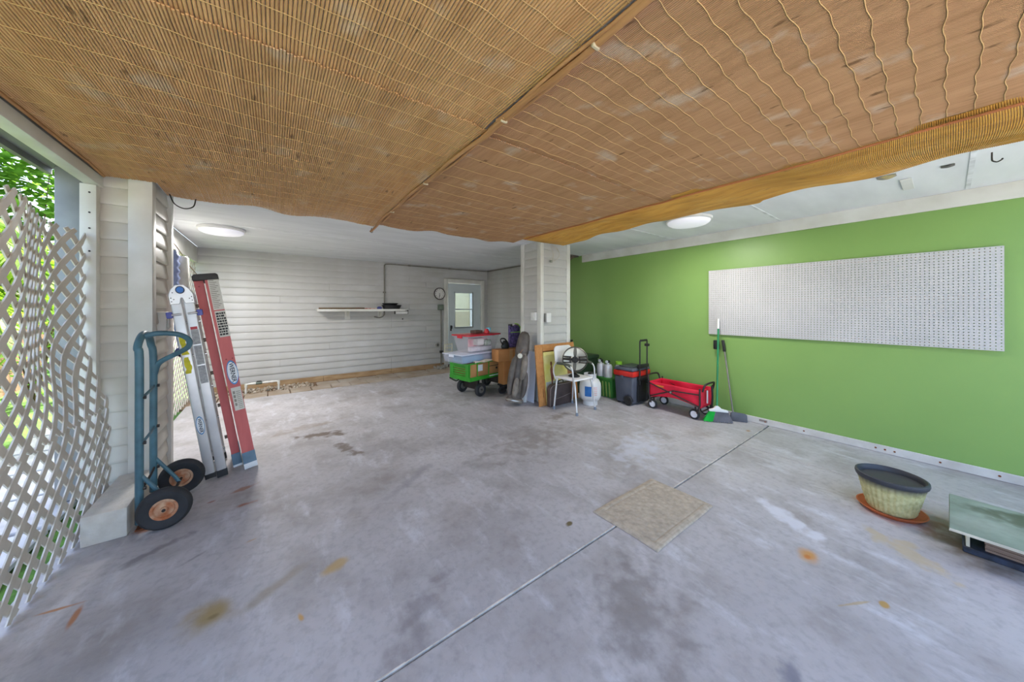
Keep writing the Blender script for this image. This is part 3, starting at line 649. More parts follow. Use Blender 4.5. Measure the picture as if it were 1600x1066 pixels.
MB().cyl((XW, ya-.13, .128), (XW, yb_+.13, .128), .009, 10).build('axle', dark, ht)
def wheel_parts(par, c, r, w, tyre, hub, ax='y', name='wheel', hubr=.5, spokes=0, hubname='hub'):
    """rubber tyre part with a dished hub as its sub-part"""
    A = {'y': Matrix.Rotation(PI/2, 4, 'X'), 'x': Matrix.Rotation(PI/2, 4, 'Y')}[ax] if isinstance(ax, str) else ax
    b = MB(T(*c) @ A); q = w/2
    b.lathe([(r*hubr, -q*.7), (r*.66, -q*.95), (r*.86, -q), (r*.97, -q*.62), (r, -q*.25), (r, q*.25), (r*.97, q*.62), (r*.86, q), (r*.66, q*.95), (r*hubr, q*.7), (r*hubr*.95, 0), (r*hubr, -q*.7)], 36)
    t = b.build(name, tyre, par, smooth=45)
    b = MB(T(*c) @ A); h = r*hubr
    if spokes:
        b.lathe([(h*.82, -q*.72), (h*1.02, -q*.75), (h*1.02, q*.75), (h*.82, q*.72), (h*.82, -q*.72)], 28)
        b.lathe([(0, -q*.8), (h*.3, -q*.75), (h*.3, q*.75), (0, q*.8)], 14)
        for k in range(spokes):
            a = 2*PI*k/spokes; b.m = T(*c) @ A @ Matrix.Rotation(a, 4, 'Z'); b.box(h*.2, h*.86, -h*.11, h*.11, -q*.5, q*.5)
    else: b.lathe([(0, -q*.95), (h*.25, -q*.95), (h*.3, -q*.55), (h*.72, -q*.45), (h*.8, -q*.7), (h*1.01, -q*.75), (h*1.01, q*.75), (h*.8, q*.7), (h*.72, q*.45), (h*.3, q*.55), (h*.25, q*.95), (0, q*.95)], 28)
    b.build(hubname, hub, t, smooth=40)
    return t
hubr_ = mat('rusty_hub', (164, 92, 52), .8, scale=22, rgb2=(196, 160, 130), bump=.2)
wheel_parts(ht, (XW, ya-.09, .128), .128, .07, rubber, hubr_); wheel_parts(ht, (XW, yb_+.09, .128), .128, .07, rubber, hubr_)

# ladders: rails run along a leaning axis in the x-z plane, steps run along y
def leanM(x0, x1, z1, y, rz=0):   # local x = across, local y = world y, local z = up along the rail
    up = Vector((x1-x0, 0, z1)).normalized(); ex = Vector((up.z, 0, -up.x)); m = Matrix((ex, Vector((0, 1, 0)), up)).transposed().to_4x4(); return T(x0, y, 0) @ Matrix.Rotation(math.radians(rz), 4, 'Z') @ m
blue = mat('blue_plastic', (40, 110, 190), .4); indigo = mat('indigo_plastic', (86, 92, 170), .45)
yel = mat('yellow_sticker', (206, 196, 30), .6, scale=30, rgb2=(170, 160, 20)); greytxt = mat('grey_label', (168, 168, 170), .7, scale=60, rgb2=(140, 140, 142)); redp = mat('red_print', (180, 60, 70), .6)
bluel = mat('blue_oval', (50, 130, 190), .5); offw = mat('label_white', (222, 226, 230), .6, var=.03)
def oval(par, M, x, z, a, c, y, txt, size):
    """oval badge on the face y of a rail, long side along the rail"""
    def el(k, d0, d1, m, nm, pr):
        b = MB(M); b.prism([(x+c*k*math.cos(t*PI/16), z+a*k*math.sin(t*PI/16)) for t in range(32)], d0, d1, 'y'); return b.build(nm, m, pr)
    e = el(1, y-.0012, y, bluel, 'badge', par); el(.88, y-.0018, y-.0012, offw, 'badge_ground', e); 
    t = text_mb(txt, size, M @ frame_M((x, y-.0022, z), (0, 0, -1), (1, 0, 0)), .0003); t.build('lettering', mat('navy_ink', (30, 40, 60), .6), e)
la = thing('folding_ladder', (-.36, 3.8, 0), 'silver aluminium folding ladder with blue hinge button, leaning', 'ladder')
M1 = leanM(-.37, -.589, 1.585, 3.575, 6); HL = 1.58
for sx in (-1, 1):
    xa = -.068 if sx < 0 else .003
    for yy in (0, .40):
        rl = MB(M1).box(xa, xa+.064, yy, yy+.030, .045, HL-.06).build('rail', alu, la, bevel=.009, seg=3)
        f = MB(M1).box(xa-.002, xa+.066, yy-.003, yy+.033, .0+.018*(1-sx)*.5+.002, .06).build('foot', rubber, rl, bevel=.004)
    for k in range(5):
        z = .22+.27*k; MB(M1).tube([(xa+.032, .025, z), (xa+.032, .405, z)], .014, 8).build('rung', alu, la, smooth=60)
        for yy in (.034,): MB(M1).cyl((xa+.062, yy+.02, z), (xa+.076, yy+.02, z), .012, 10).build('rung_boss', steel, la)
for yy in (-.004, .396):
    hg = MB(M1).prism([(-.07, HL-.13), (-.016, HL-.13), (-.005, HL-.085), (.003, HL-.085), (.014, HL-.13), (.068, HL-.13), (.068, HL-.06), (.05, HL-.015), (.022, HL+.018), (-.025, HL+.018), (-.053, HL-.015), (-.07, HL-.06)], yy-.004, yy+.036, 'y').build('hinge', alu, la, bevel=.003, seg=1)
    MB(M1).prism([(-.001+.026*math.cos(t*PI/12), HL-.022+.030*math.sin(t*PI/12)) for t in range(24)], yy-.012, yy-.0041, 'y').build('hinge_button', mat('button_ring', (40, 48, 70), .5), hg)
    MB(M1).prism([(-.001+.020*math.cos(t*PI/12), HL-.022+.023*math.sin(t*PI/12)) for t in range(24)], yy-.016, yy-.0121, 'y').build('hinge_button', blue, hg)
    for (px, pz) in ((-.058, .08), (-.044, .092), (-.058, .108), (.056, .08), (.042, .092), (.056, .108), (-.045, .04)): MB(M1).cyl((px, yy-.0065, HL-pz), (px, yy-.004, HL-pz), .004, 6).build('rivet', dark, hg)
for sx, xa in ((-1, -.068), (1, .067)):
    MB(M1).box(min(xa, xa+sx*.035), max(xa, xa+sx*.035), -.004, .05, HL-.235, HL-.185).build('lock_tab', indigo, la, bevel=.008)
    MB(M1).tube([(xa-sx*.05, -.006, HL-.21), (xa+sx*.005, -.008, HL-.21)], .008, 8).build('lock_pin', steel, la, smooth=60)
random.seed(31)
def scrap(z0, z1): 
    n = 7; L = [(-.055+random.uniform(-.005, .005), z0+(z1-z0)*i/n) for i in range(n+1)]; R = [(-.022+random.uniform(-.009, .006), z1-(z1-z0)*i/n) for i in range(n+1)]
    return L+R
for za, zb_ in ((1.05, 1.22), (.90, 1.03)): MB(M1).prism(scrap(za, zb_), -.0012, -.0002, 'y').build('sticker_scrap', yel, la)
MB(M1).box(.014, .054, -.0012, -.0002, 1.24, 1.262).build('warning_label', redp, la)
for za, zb_ in ((1.12, 1.238), (.955, 1.11), (.80, .945)): MB(M1).box(.013, .058, -.0012, -.0002, za, zb_).build('warning_label', greytxt, la)
oval(la, M1, -.036, .47, .075, .024, -.0002, 'WERNER', .029)

salm = mat('red_fibreglass', (202, 104, 102), .55, scale=5, rgb2=(184, 88, 88), bump=.05, stretch=(3, 3, .5))
ls = thing('step_ladder', (-.22, 3.85, 0), 'faded red fibreglass step ladder folded and leaning', 'ladder')
M2 = leanM(-.188, -.452, 1.68, 3.64, 6); H2 = 1.655
for (xa, w, y, ins, zb2) in ((-.076, .056, .05, .0, .0), (-.008, .084, -.015, 0, .012)):
    for yy in (y, .42-y):
        b = MB(M2); b.box(xa, xa+w, yy, yy+.006, .08, H2); sg = 1 if yy < .2 else -1
        y1 = yy+.024*sg
        for xe in (xa, xa+w-.006): b.box(xe, xe+.006, min(yy+.006*(sg > 0), y1), max(yy, y1)+.003, .08, H2)
        rl = b.build('rail', salm, ls)
        bo = MB(M2).box(xa-.003, xa+w+.003, min(yy, y1)-.004, max(yy, y1)+.010, .045 if w < .07 else .035, .15).build('boot', mat('boot_blue_grey', (104, 130, 150), .6), rl, bevel=.003)
        MB(M2).box(xa-.004, xa+w+.004, min(yy, y1)-.005, max(yy, y1)+.011, .004+(.028 if w < .07 else 0), .052).build('foot_pad', offw, bo, bevel=.003)
for k in range(5):
    z = .36+.285*k
    MB(M2).box(-.002, .078, .01, .41, z, z+.022).build('step', alu, ls, bevel=.003, seg=1)
    MB(M2).tube([(-.048, .06, z-.05), (-.048, .37, z-.05)], .010, 8).build('rear_brace', alu, ls, smooth=60)
    MB(M2).cyl((-.074, .075, z-.05), (-.094, .075, z-.05), .015, 10).build('brace_boss', mat('zinc_brown', (120, 108, 96), .5, .5), ls)
MB(M2).prism([(-.08, H2-.004), (.08, H2-.004), (.078, H2+.036), (.064, H2+.048), (-.064, H2+.048), (-.08, H2+.032)], -.03, .44, 'y').build('top_cap', mat('black_cap', (52, 48, 48), .6, scale=18, rgb2=(36, 34, 34), bump=.3), ls, bevel=.005)
for (xx, zz) in ((-.05, H2-.05), (.02, .98), (.06, .98)): MB(M2).cyl((xx, -.019 if xx > 0 else .046, zz), (xx, -.012 if xx > 0 else .052, zz), .006, 8).build('rivet', mat('rivet_red', (150, 60, 60), .5), ls)
lab = MB(M2).box(.008, .076, -.0164, -.0152, 1.40, 1.67).build('instruction_label', tape, ls)
b = MB(M2)
for k in range(16): b.box(.014, .014+.03+.026*((k*7) % 5)/5, -.0169, -.0164, 1.415+k*.015, 1.42+k*.015)
b.build('print_lines', mat('print_grey', (140, 134, 124), .7), lab)
lab = MB(M2).box(.010, .078, -.0164, -.0152, 1.17, 1.39).build('warning_label', tape, ls); b = MB(M2); random.seed(12)
for k in range(9):
    xx = .015
    while xx < .066: w_ = random.uniform(.008, .02); b.box(xx, min(.073, xx+w_), -.0169, -.0164, 1.185+k*.022, 1.185+k*.022+.015); xx += w_+.003
b.build('print_blocks', ink, lab)
oval(ls, M2, .042, .86, .105, .036, -.0152, 'WERNER', .041)
lab = MB(M2).box(.008, .072, -.0164, -.0152, .53, .73).build('instruction_label', tape, ls); b = MB(M2)
for k in range(4): b.box(.016, .03, -.0169, -.0164, .57+k*.035, .595+k*.035)
for k in range(10): b.box(.036, .064, -.0169, -.0164, .545+k*.016, .550+k*.016)
b.build('print_lines', mat('print_grey', (0, 0, 0)), lab)

# blue brush, hanging roll and outlet behind the ladders
br = thing('scrub_brush', (-.70, 4.36, .9), 'blue long-handled scrub brush hanging behind the aluminium ladder', 'brush')
MB().tube([(-.735, 4.24, 1.47), (-.725, 4.26, 1.2), (-.70, 4.30, 1.0)], .012, 8).build('handle', mat('blue_handle', (90, 130, 190), .4), br, smooth=60)
MB(T(-.69, 4.31, .99) @ Matrix.Rotation(.5, 4, 'Y')).box(-.05, .07, -.03, .03, -.02, .02).build('brush_head', mat('navy_block', (60, 70, 120), .5), br, bevel=.006)
b = MB(T(-.69, 4.31, .99) @ Matrix.Rotation(.5, 4, 'Y')); random.seed(3)
for i in range(60): x_, y_ = random.uniform(-.045, .065), random.uniform(-.025, .025); b.cyl((x_, y_, -.019), (x_*1.1, y_*1.1, -.05), .003, 4)
tag(b.build('bristles', mat('bristle_dark', (50, 54, 84), .8), br), kind='stuff')
rl_ = thing('plastic_roll', (-.86, 4.75, 1.62), 'bluish rolled plastic sheet hung on cord at back left', 'roll')
MB().lathe([(0, 0), (.07, 0)]+[(.072+.008*math.sin(i*1.9), .02+.36*i/16) for i in range(17)]+[(.06, .40), (0, .40)], 24, (-.86, 4.75, 1.60), fn=lambda i, k, r, z: .004*math.sin(k*1.5) if r > .05 else 0).build('sheet', mat('bluish_plastic', (150, 164, 206), .35, scale=10, rgb2=(120, 132, 176)), rl_, smooth=60)
MB().lathe([(.05, 0), (.066, .02), (.066, .34), (.05, .36), (0, .36)], 20, (-.80, 4.90, 1.60)).build('inner_core', mat('white_tube', (214, 212, 206), .6), rl_, smooth=45)
MB().tube(catmull([(-.86, 4.75, 2.0), (-.84, 4.8, 2.08), (-.80, 4.9, 2.0), (-.74, 5.0, 1.86), (-.68, 5.1, 1.76)], 5), .004, 5).build('cord', mat('brown_cord', (112, 92, 70), .8), rl_, smooth=60)
MB().tube(catmull([(-.84, 4.8, 2.08), (-.9, 4.75, 2.12), (-1.0, 4.72, 2.16)], 4), .006, 5).build('hanger', dark, rl_, smooth=60)
ob = thing('outlet_box', (-.75, 3.86, 1.2), 'white weatherproof outlet box on the narrow pillar', 'outlet'); MB().box(-.765, -.70, 3.80, 3.90, 1.22, 1.37).build('box', white, ob, bevel=.008); MB().box(-.70, -.688, 3.815, 3.885, 1.24, 1.35).build('flap', white, ob, bevel=.006)

# ------------------------------------------------------------------ back wall fixtures
pipm = mat('grey_conduit', (132, 128, 120), .5, .2)
cd = thing('conduit_pipe', (2.0, YB-.04, 2.3), 'thin grey conduit running from shelf up along the ceiling', 'pipe')
yw = YB-.036
MB().tube(catmull([(1.74, yw, 1.22), (1.86, yw, 1.20), (1.945, yw, 1.26), (1.95, yw, 1.36), (1.95, yw, 1.8), (1.95, yw, 2.28), (1.96, yw, 2.345), (2.02, yw, 2.372), (2.4, yw, 2.375), (3.4, yw, 2.375), (4.3, yw, 2.376), (4.54, yw-.01, 2.377), (4.585, yw-.06, 2.378), (4.585, yw-.5, 2.378), (4.585, 5.4, 2.378)], 4), .013, 8).build('pipe', pipm, cd, smooth=60)
for (x_, z_) in ((1.95, 1.75), (2.5, 2.375), (3.5, 2.375)): MB().box(x_-.03, x_+.03, YB-.05, YB-.02, z_-.018, z_+.018).build('strap', pipm, cd, bevel=.003, seg=1)
jbx = thing('junction_box', (3.25, YB-.05, .05), 'green-grey junction box and downpipe under the clock', 'electrical box')
MB().box(3.19, 3.32, YB-.09, YB-.012, 1.36, 1.49).build('box', mat('box_green_grey', (106, 124, 108), .5, scale=20, rgb2=(84, 96, 86)), jbx, bevel=.006)
MB().box(3.205, 3.305, YB-.10, YB-.091, 1.375, 1.475).build('cover', mat('box_cover', (126, 140, 126), .5), jbx, bevel=.004)
MB().cyl((3.27, YB-.045, .03), (3.27, YB-.045, 1.359), .016, 10).build('downpipe', pipm, jbx, smooth=60)
MB().box(3.235, 3.305, YB-.075, YB-.02, .32, .38).build('clamp', black, jbx, bevel=.006)
wo = thing('round_outlet', (3.2, YB-.05, .48), 'small round grey outlet cover low on siding', 'outlet'); MB(T(3.18, YB-.02, .52) @ Matrix.Rotation(PI/2, 4, 'X')).lathe([(0, 0), (.05, 0), (.055, .02), (.045, .035), (0, .035)], 20).build('cover', mat('outlet_grey', (168, 166, 160), .5), wo, smooth=40); MB(T(3.18, YB-.055, .52) @ Matrix.Rotation(PI/2, 4, 'X')).lathe([(0, 0), (.03, 0), (.028, .008), (0, .008)], 16).build('cap', mat('outlet_dark', (96, 96, 94), .5), wo, smooth=40)
ck = thing('wall_clock', (3.24, YB-.04, 1.60), 'round white wall clock with dark rim beside the door', 'clock')
CK = frame_M((3.235, YB-.022, 1.755), (1, 0, 0), (0, 0, 1)); R = .145
MB(CK).lathe([(R*.86, .0), (R, .004), (R*1.02, .02), (R*.97, .034), (R*.88, .034), (R*.86, .02), (R*.86, .0)], 48).build('rim', mat('clock_rim', (86, 78, 78), .4, .3), ck, smooth=40)
fc = MB(CK).lathe([(0, .012), (R*.88, .012), (R*.88, .002), (0, .002)], 40).build('face', mat('clock_face', (226, 224, 222), .5, var=.02), ck)
for i in range(1, 13):
    a = PI/2-i*PI/6; t = text_mb(str(i), .034, CK @ T(R*.70*math.cos(a), R*.70*math.sin(a), .0135), .0004); t.build('numeral', ink, fc)
for (a, L, w) in ((PI/2-2*PI*5.9/12, .07, .006), (PI/2-2*PI*31/60, .10, .004)): MB(CK @ T(0, 0, .016) @ Matrix.Rotation(a, 4, 'Z')).box(-.015, L, -w, w, 0, .002).build('hand', ink, ck)
sh = thing('wall_shelf', (1.55, YB-.15, 1.27), 'long white wall shelf on brackets on the siding', 'shelf')
SZ = 1.385; SX0, SX1, SY0 = .66, 2.38, YB-.30
MB().box(SX0, SX1, SY0, YB-.055, SZ-.02, SZ).build('shelf_board', trimw, sh, bevel=.003, seg=1)
MB().box(SX0, SX1-.06, SY0-.012, SY0-.0005, SZ-.045, SZ+.002).build('front_lip', trimw, sh, bevel=.003, seg=1)
for x_ in (1.22, 1.86):
    MB().box(x_-.05, x_+.05, YB-.04, YB-.021, SZ-.21, SZ-.021).build('bracket', trimw, sh, bevel=.004); MB().prism([(SY0+.03, SZ-.021), (YB-.041, SZ-.021), (YB-.041, SZ-.17)], x_-.012, x_+.012, 'x').build('brace', trimw, sh)
pr_ = thing('paper_roll', (2.25, SY0+.08, SZ-.1), 'white roll on a holder under shelf end', 'roll'); MB().cyl((2.12, SY0+.05, SZ-.075), (2.38, SY0+.05, SZ-.075), .036, 18).build('roll', white, pr_, smooth=60); MB().box(2.385, 2.395, SY0+.03, SY0+.07, SZ-.11, SZ-.0205).build('holder', dark, pr_); MB().box(2.105, 2.115, SY0+.03, SY0+.07, SZ-.11, SZ-.0205).build('holder', dark, pr_)
tb = thing('black_tub', (2.02, YB-.17, SZ), 'black oval plastic tub stacked on the shelf', 'tub')
MB().lathe([(0, .001), (.17, .001), (.20, .075), (.215, .08), (.21, .088), (.185, .085), (.16, .02), (0, .02)], 36, (2.06, YB-.185, SZ), sx=1.0, sy=.62).build('tub', black, tb, smooth=45)
MB().lathe([(0, .086), (.13, .086), (.17, .12), (.16, .127), (0, .12)], 32, (2.03, YB-.185, SZ), sx=1, sy=.6).build('tray_lid', black, tb, smooth=45)
o = MB().tube([(SX0+.03, SY0+.03, SZ+.016), (1.50, SY0+.05, SZ+.018)], .015, 8).build('wooden_pole', mat('reddish_wood', (120, 70, 52), .6, rgb2=(92, 92, 60), scale=3), smooth=60); tag(o, 'reddish-brown wooden pole lying along the shelf', 'pole')
o = MB().prism([(1.50, SY0+.06), (1.74, SY0+.03), (1.76, SY0+.16), (1.56, SY0+.2)], SZ+.001, SZ+.022, 'z').build('paper_packet', mat('packet_print', (214, 200, 190), .7, scale=14, rgb2=(176, 80, 66)), bevel=.004); tag(o, 'small white and red packet lying on the shelf', 'packet')
o = MB().lathe([(0, .001), (.045, .001), (.05, .03), (.035, .05), (0, .055)], 16, (1.80, SY0+.08, SZ)).build('cloth_bundle', mat('blue_cloth', (74, 78, 140), .8), smooth=60); tag(o, 'small blue cloth bundle beside the black tub', 'cloth')
pv = thing('pvc_pipe', (-.1, 6.9, -.03), 'white plastic water pipe with valve above gravel', 'pipe')
pvm = mat('pvc_white', (222, 222, 218), .4, var=.03)
yv = 6.92
MB().tube([(-.365, yv, -.03), (-.365, yv, .115), (-.35, yv, .135), (-.33, yv, .14), (.04, yv, .14), (.06, yv, .135), (.075, yv, .115), (.075, yv, -.03)], .015, 10).build('pipe', pvm, pv, smooth=60)
for (a, c) in (((-.365, yv, .09), (-.365, yv, .15)), ((.075, yv, .09), (.075, yv, .15)), ((-.30, yv, .14), (-.24, yv, .14)), ((-.12, yv, .14), (-.07, yv, .14)), ((-.075+.04, yv, .14), (.0, yv, .14))): MB().cyl(a, c, .020, 12).build('coupling', pvm, pv, smooth=50)
vv = MB().cyl((-.235, yv, .14), (-.15, yv, .14), .024, 12).build('valve', mat('valve_green_grey', (92, 104, 96), .5), pv, smooth=50); MB().box(-.225, -.16, yv-.012, yv+.012, .163, .176).build('valve_handle', dark, vv, bevel=.003)
o = MB(T(2.35, YB-.019, 1.16) @ Matrix.Rotation(PI/2, 4, 'X')).lathe([(0, 0), (.016, 0), (.012, .012), (0, .014)], 10).build('wall_screw', dark); tag(o, 'dark screw in the siding below the shelf', 'screw')
# switches on the column
for (bx, lbl) in (((3.135, 3.178, 3.66, 3.76, 1.22, 1.34), 'white switch box on the left face of the column'), ((3.24, 3.32, 3.53, 3.579, 1.20, 1.325), 'grey-edged outlet box on the front of the column')):
    s_ = thing('switch_box', ((bx[0]+bx[1])/2, (bx[2]+bx[3])/2, bx[4]), lbl, 'switch'); MB().box(*bx).build('box', white if bx[0] < 3.2 else mat('box_grey', (150, 150, 146), .5), s_, bevel=.005)
    if bx[0] < 3.2: MB().box(3.128, 3.1345, 3.69, 3.73, 1.255, 1.305).build('rocker', white, s_, bevel=.002)
    else: MB().box(3.245, 3.335, 3.522, 3.5295, 1.195, 1.33).build('cover', white, s_, bevel=.003)

# ------------------------------------------------------------------ garden cart with its load
cgreen = mat('cart_green', (52, 160, 40), .4, scale=6, rgb2=(40, 136, 32)); card = mat('cardboard', (188, 140, 88), .8, scale=5, rgb2=(172, 124, 76)); card2 = mat('cardboard_orange', (196, 138, 82), .7, scale=4, rgb2=(184, 124, 70))
CM = T(2.42, 4.36, 0) @ Matrix.Rotation(math.radians(12), 4, 'Z')
ct = thing('garden_cart', (2.85, 4.7, 0), 'bright green four-wheeled garden cart loaded with boxes', 'cart')
CL, CW, Z0, Z1 = .94, .50, .265, .535
MB(CM).box(0, CL, 0, CW, Z0, Z0+.022).build('tray_floor', cgreen, ct, bevel=.004)
for y in (0, CW-.022):
    MB(CM).box(0, CL, y, y+.022, Z0+.022, Z0+.06).build('bottom_rail', cgreen, ct, bevel=.003, seg=1); MB(CM).tube([(0, y+.011, Z1), (CL, y+.011, Z1)], .010, 8).build('top_rail', cgreen, ct)
    for x_ in (.012, .17, .42, .68, .925): MB(CM).tube([(x_, y+.011, Z0+.05), (x_, y+.011, Z1)], .008, 8).build('side_post', cgreen, ct)
for x_ in (0, CL-.012):
    b = MB(CM); b.box(x_, x_+.012, .022, CW-.022, Z0+.022, Z0+.075).box(x_, x_+.012, .022, CW-.022, Z1-.05, Z1).box(x_, x_+.012, .022, .10, Z0+.075, Z1-.05).box(x_, x_+.012, CW-.10, CW-.022, Z0+.075, Z1-.05)
    for k in range(4): b.box(x_+.002, x_+.010, .10, CW-.10, Z0+.085+k*.036, Z0+.105+k*.036)
    b.build('end_panel', cgreen, ct)
MB(CM).box(.42, .66, -.0015, 0, Z0+.028, Z0+.042).build('print_strip', offw, ct)
for x_ in (.24, .80):
    MB(CM).box(x_-.02, x_+.02, .06, CW-.06, .16, Z0-.0005).build('axle_bracket', dark, ct); MB(CM).cyl((x_, -.02, .107), (x_, CW+.02, .107), .011, 10).build('axle', dark, ct)
    MB(CM).box(x_-.015, x_+.015, .08, CW-.08, .095, .16).build('axle_bracket', dark, ct)
    for y in (.02, CW-.04): wheel_parts(ct, CM @ Vector((x_, y, .1065)), .106, .07, rubber, mat('wheel_grey', (120, 118, 112), .5, .3), CM.to_3x3().to_4x4() @ Matrix.Rotation(PI/2, 4, 'X'))
MB(CM).tube(catmull([(-.01, CW/2, Z0+.01), (-.07, CW/2, Z0+.0), (-.16, CW/2+.04, Z0+.06)], 4), .012, 8).build('pull_handle', dark, ct, smooth=60)
cb = thing('cardboard_box', CM @ Vector((.47, .25, Z0+.024)), 'low cardboard box inside the green cart', 'box')
MB(CM).box(.03, .90, .03, .46, Z0+.0235, .527).build('carton', card, cb, bevel=.004, seg=1); MB(CM).box(.20, .30, .0285, .0299, .40, .50).build('shipping_label', offw, cb); MB(CM).box(.44, .66, .0287, .0299, .445, .455).build('print_line', ink, cb); MB(CM).box(.60, .64, .0287, .0299, .39, .42).build('print_mark', ink, cb)
clear = mat('clear_plastic', (226, 226, 234), .25, var=.02, alpha=.25); clearb = mat('clear_bluish_plastic', (206, 212, 232), .25, var=.02, alpha=.36)
def bin_(name, label, M, x0, x1, y0, y1, z0, z1, tp, mt, lidm, lidh, ov=.012):
    r = thing(name, M @ Vector(((x0+x1)/2, (y0+y1)/2, z0)), label, 'bin'); b = MB(M); t = .004
    o_ = [(x0+tp, y0+tp, z0), (x1-tp, y0+tp, z0), (x1-tp, y1-tp, z0), (x0+tp, y1-tp, z0), (x0, y0, z1), (x1, y0, z1), (x1, y1, z1), (x0, y1, z1)]
    b.add(o_, [(0, 3, 2, 1), (0, 1, 5, 4), (1, 2, 6, 5), (2, 3, 7, 6), (3, 0, 4, 7)]); b.build('tub', mt, r, bevel=.012)
    MB(M).box(x0-ov, x1+ov, y0-ov, y1+ov, z1, z1+lidh).build('lid', lidm, r, bevel=.006)
    for xx in (x0-ov-.012, x1+ov): MB(M).box(xx, xx+.012, (y0+y1)/2-.06, (y0+y1)/2+.06, z1-.03, z1+lidh*.8).build('latch', lidm, r, bevel=.003, seg=1)
    return r
bin_('storage_bin', 'flat pale plastic under-bed bin with blue contents atop cart', CM, -.13, .80, .02, .50, .547, .675, .02, clearb, mat('pale_lid', (214, 220, 236), .35, var=.03), .014)
o = MB(CM).box(-.05, .34, .05, .36, .553, .655).build('folded_fabric', mat('sky_blue_fabric', (140, 184, 214), .8, scale=5), bevel=.02, seg=3); tag(o, 'light blue folded fabric inside the flat bin', 'fabric')
o = MB(CM).box(.37, .74, .05, .40, .553, .64).build('folded_fabric', mat('lilac_fabric', (206, 190, 214), .8, scale=9, rgb2=(226, 214, 222)), bevel=.02, seg=3); tag(o, 'lilac folded fabric inside the flat bin', 'fabric')
random.seed(6)
o = MB(CM).grid(lambda u, v: (.08+.62*u, -.035+.045*v+.006*math.sin(u*19), .548+.03*math.sin(v*2.6)+.008*math.sin(u*13+v*4)), 40, 8); 
for k in range(len(o.f)): pass
o = o.build('plastic_bag', mat('white_bag', (226, 214, 214), .5, scale=18, rgb2=(206, 196, 160)), smooth=60); tag(o, 'crumpled white plastic bag hanging over the cart edge', 'bag')
redlid = mat('red_lid', (206, 30, 56), .35, scale=5, rgb2=(190, 24, 48))
bin_('storage_bin', 'clear plastic storage bin with red lid on top of cart', CM, .04, .72, .06, .46, .692, .955, .055, clear, redlid, .022, .018)
for (bx, nm, lb, mt) in (((.26, .40, .10, .22, .80, .90), 'paper_carton', 'white carton inside the red-lidded bin', mat('white_carton', (236, 226, 224), .7)), ((.30, .62, .24, .40, .70, .90), 'red_cloth', 'red and pink cloth inside the red-lidded bin', mat('pink_red_cloth', (214, 88, 110), .8, scale=9, rgb2=(236, 196, 204))),
                         ((.44, .58, .115, .22, .785, .875), 'gift_packet', 'white and green packet inside the red-lidded bin', mat('green_white_packet', (226, 228, 222), .7, scale=16, rgb2=(120, 150, 110))), ((.16, .60, .12, .235, .70, .775), 'tissue_bundle', 'white tissue bundle at bottom of the red-lidded bin', mat('tissue', (230, 224, 228), .8, scale=12, rgb2=(206, 190, 200)))):
    o = MB(CM).box(*bx).build(nm, mt, bevel=.015, seg=2); tag(o, lb, nm.split('_')[1])
tz = thing('squeeze_bottle', CM @ Vector((.56, .2, .978)), 'small red bottle with pale blue cap on red lid', 'bottle'); MB(CM @ T(.55, .20, .978)).lathe([(0, 0), (.045, 0), (.048, .03), (.03, .06), (.028, .075), (0, .075)], 18).build('body', mat('red_gloss', (210, 40, 50), .35), tz, smooth=45); MB(CM @ T(.60, .20, .978)).lathe([(0, .03), (.036, .03), (.04, .06), (.038, .095), (0, .10)], 18).build('cap', mat('pale_blue_cap', (130, 200, 222), .4), tz, smooth=45)
o = MB(CM).box(.34, .50, .24, .38, .978, 1.03).build('dark_tin', mat('dark_tin', (92, 66, 56), .6, scale=14), bevel=.008); tag(o, 'small dark brown tin lying on red lid', 'tin')
wr_ = thing('wire_rack', CM @ Vector((-.06, .44, .69)), 'beige wire rack standing behind the clear bin', 'rack'); 
for z in (.70, .76, .82): MB(CM).tube([(-.12, .47, z), (.03, .47, z)], .006, 6).build('bar', mat('beige_wire', (206, 202, 170), .5), wr_)
for x_ in (-.12, .03): MB(CM).tube([(x_, .47, .69), (x_, .47, .83)], .006, 6).build('upright', mat('beige_wire', (0, 0, 0)), wr_)
# dolly, cartons
dl = thing('wheel_dolly', (3.12, 4.36, 0), 'low black wheeled dolly under the cartons', 'dolly')
MB().box(2.97, 3.32, 4.26, 4.42, .135, .165).build('deck', black, dl, bevel=.006)
for x_ in (3.04, 3.25):
    MB().box(x_-.012, x_+.012, 4.31, 4.37, .06, .135).build('fork', dark, dl); wheel_parts(dl, (x_+(.03 if x_ > 3.1 else -.03), 4.34, .0655), .065, .035, rubber, dark, 'x' if 0 else 'y', 'caster')
o = thing('cardboard_box', (3.09, 4.36, .165), 'tall narrow cardboard carton standing on dolly', 'box'); MB().box(2.985, 3.20, 4.262, 4.42, .1655, .545).build('carton', card2, o, bevel=.004, seg=1); MB().box(3.19, 3.2008, 4.30, 4.36, .24, .40).build('paper_label', mat('lavender_label', (214, 208, 222), .7), o)
o2 = MB().box(3.205, 3.30, 4.28, 4.41, .166, .50).build('red_box', mat('dark_red_box', (140, 44, 40), .7, scale=6, rgb2=(170, 130, 84)), bevel=.004, seg=1); tag(o2, 'narrow dark red box squeezed beside the tall carton', 'box')
o = thing('cardboard_box', (3.15, 4.37, .546), 'wide orange-brown cardboard carton stacked on top', 'box'); MB().box(2.87, 3.46, 4.24, 4.44, .546, .735).build('carton', card2, o, bevel=.008); MB().box(3.09, 3.15, 4.2385, 4.2398, .547, .735).build('tape_strip', mat('packing_tape', (206, 160, 110), .3), o)
fs = thing('folding_stool', (3.30, 4.38, .736), 'purple patterned folding stool with lime green frame', 'stool')
lime = mat('lime_tube', (150, 206, 60), .4)
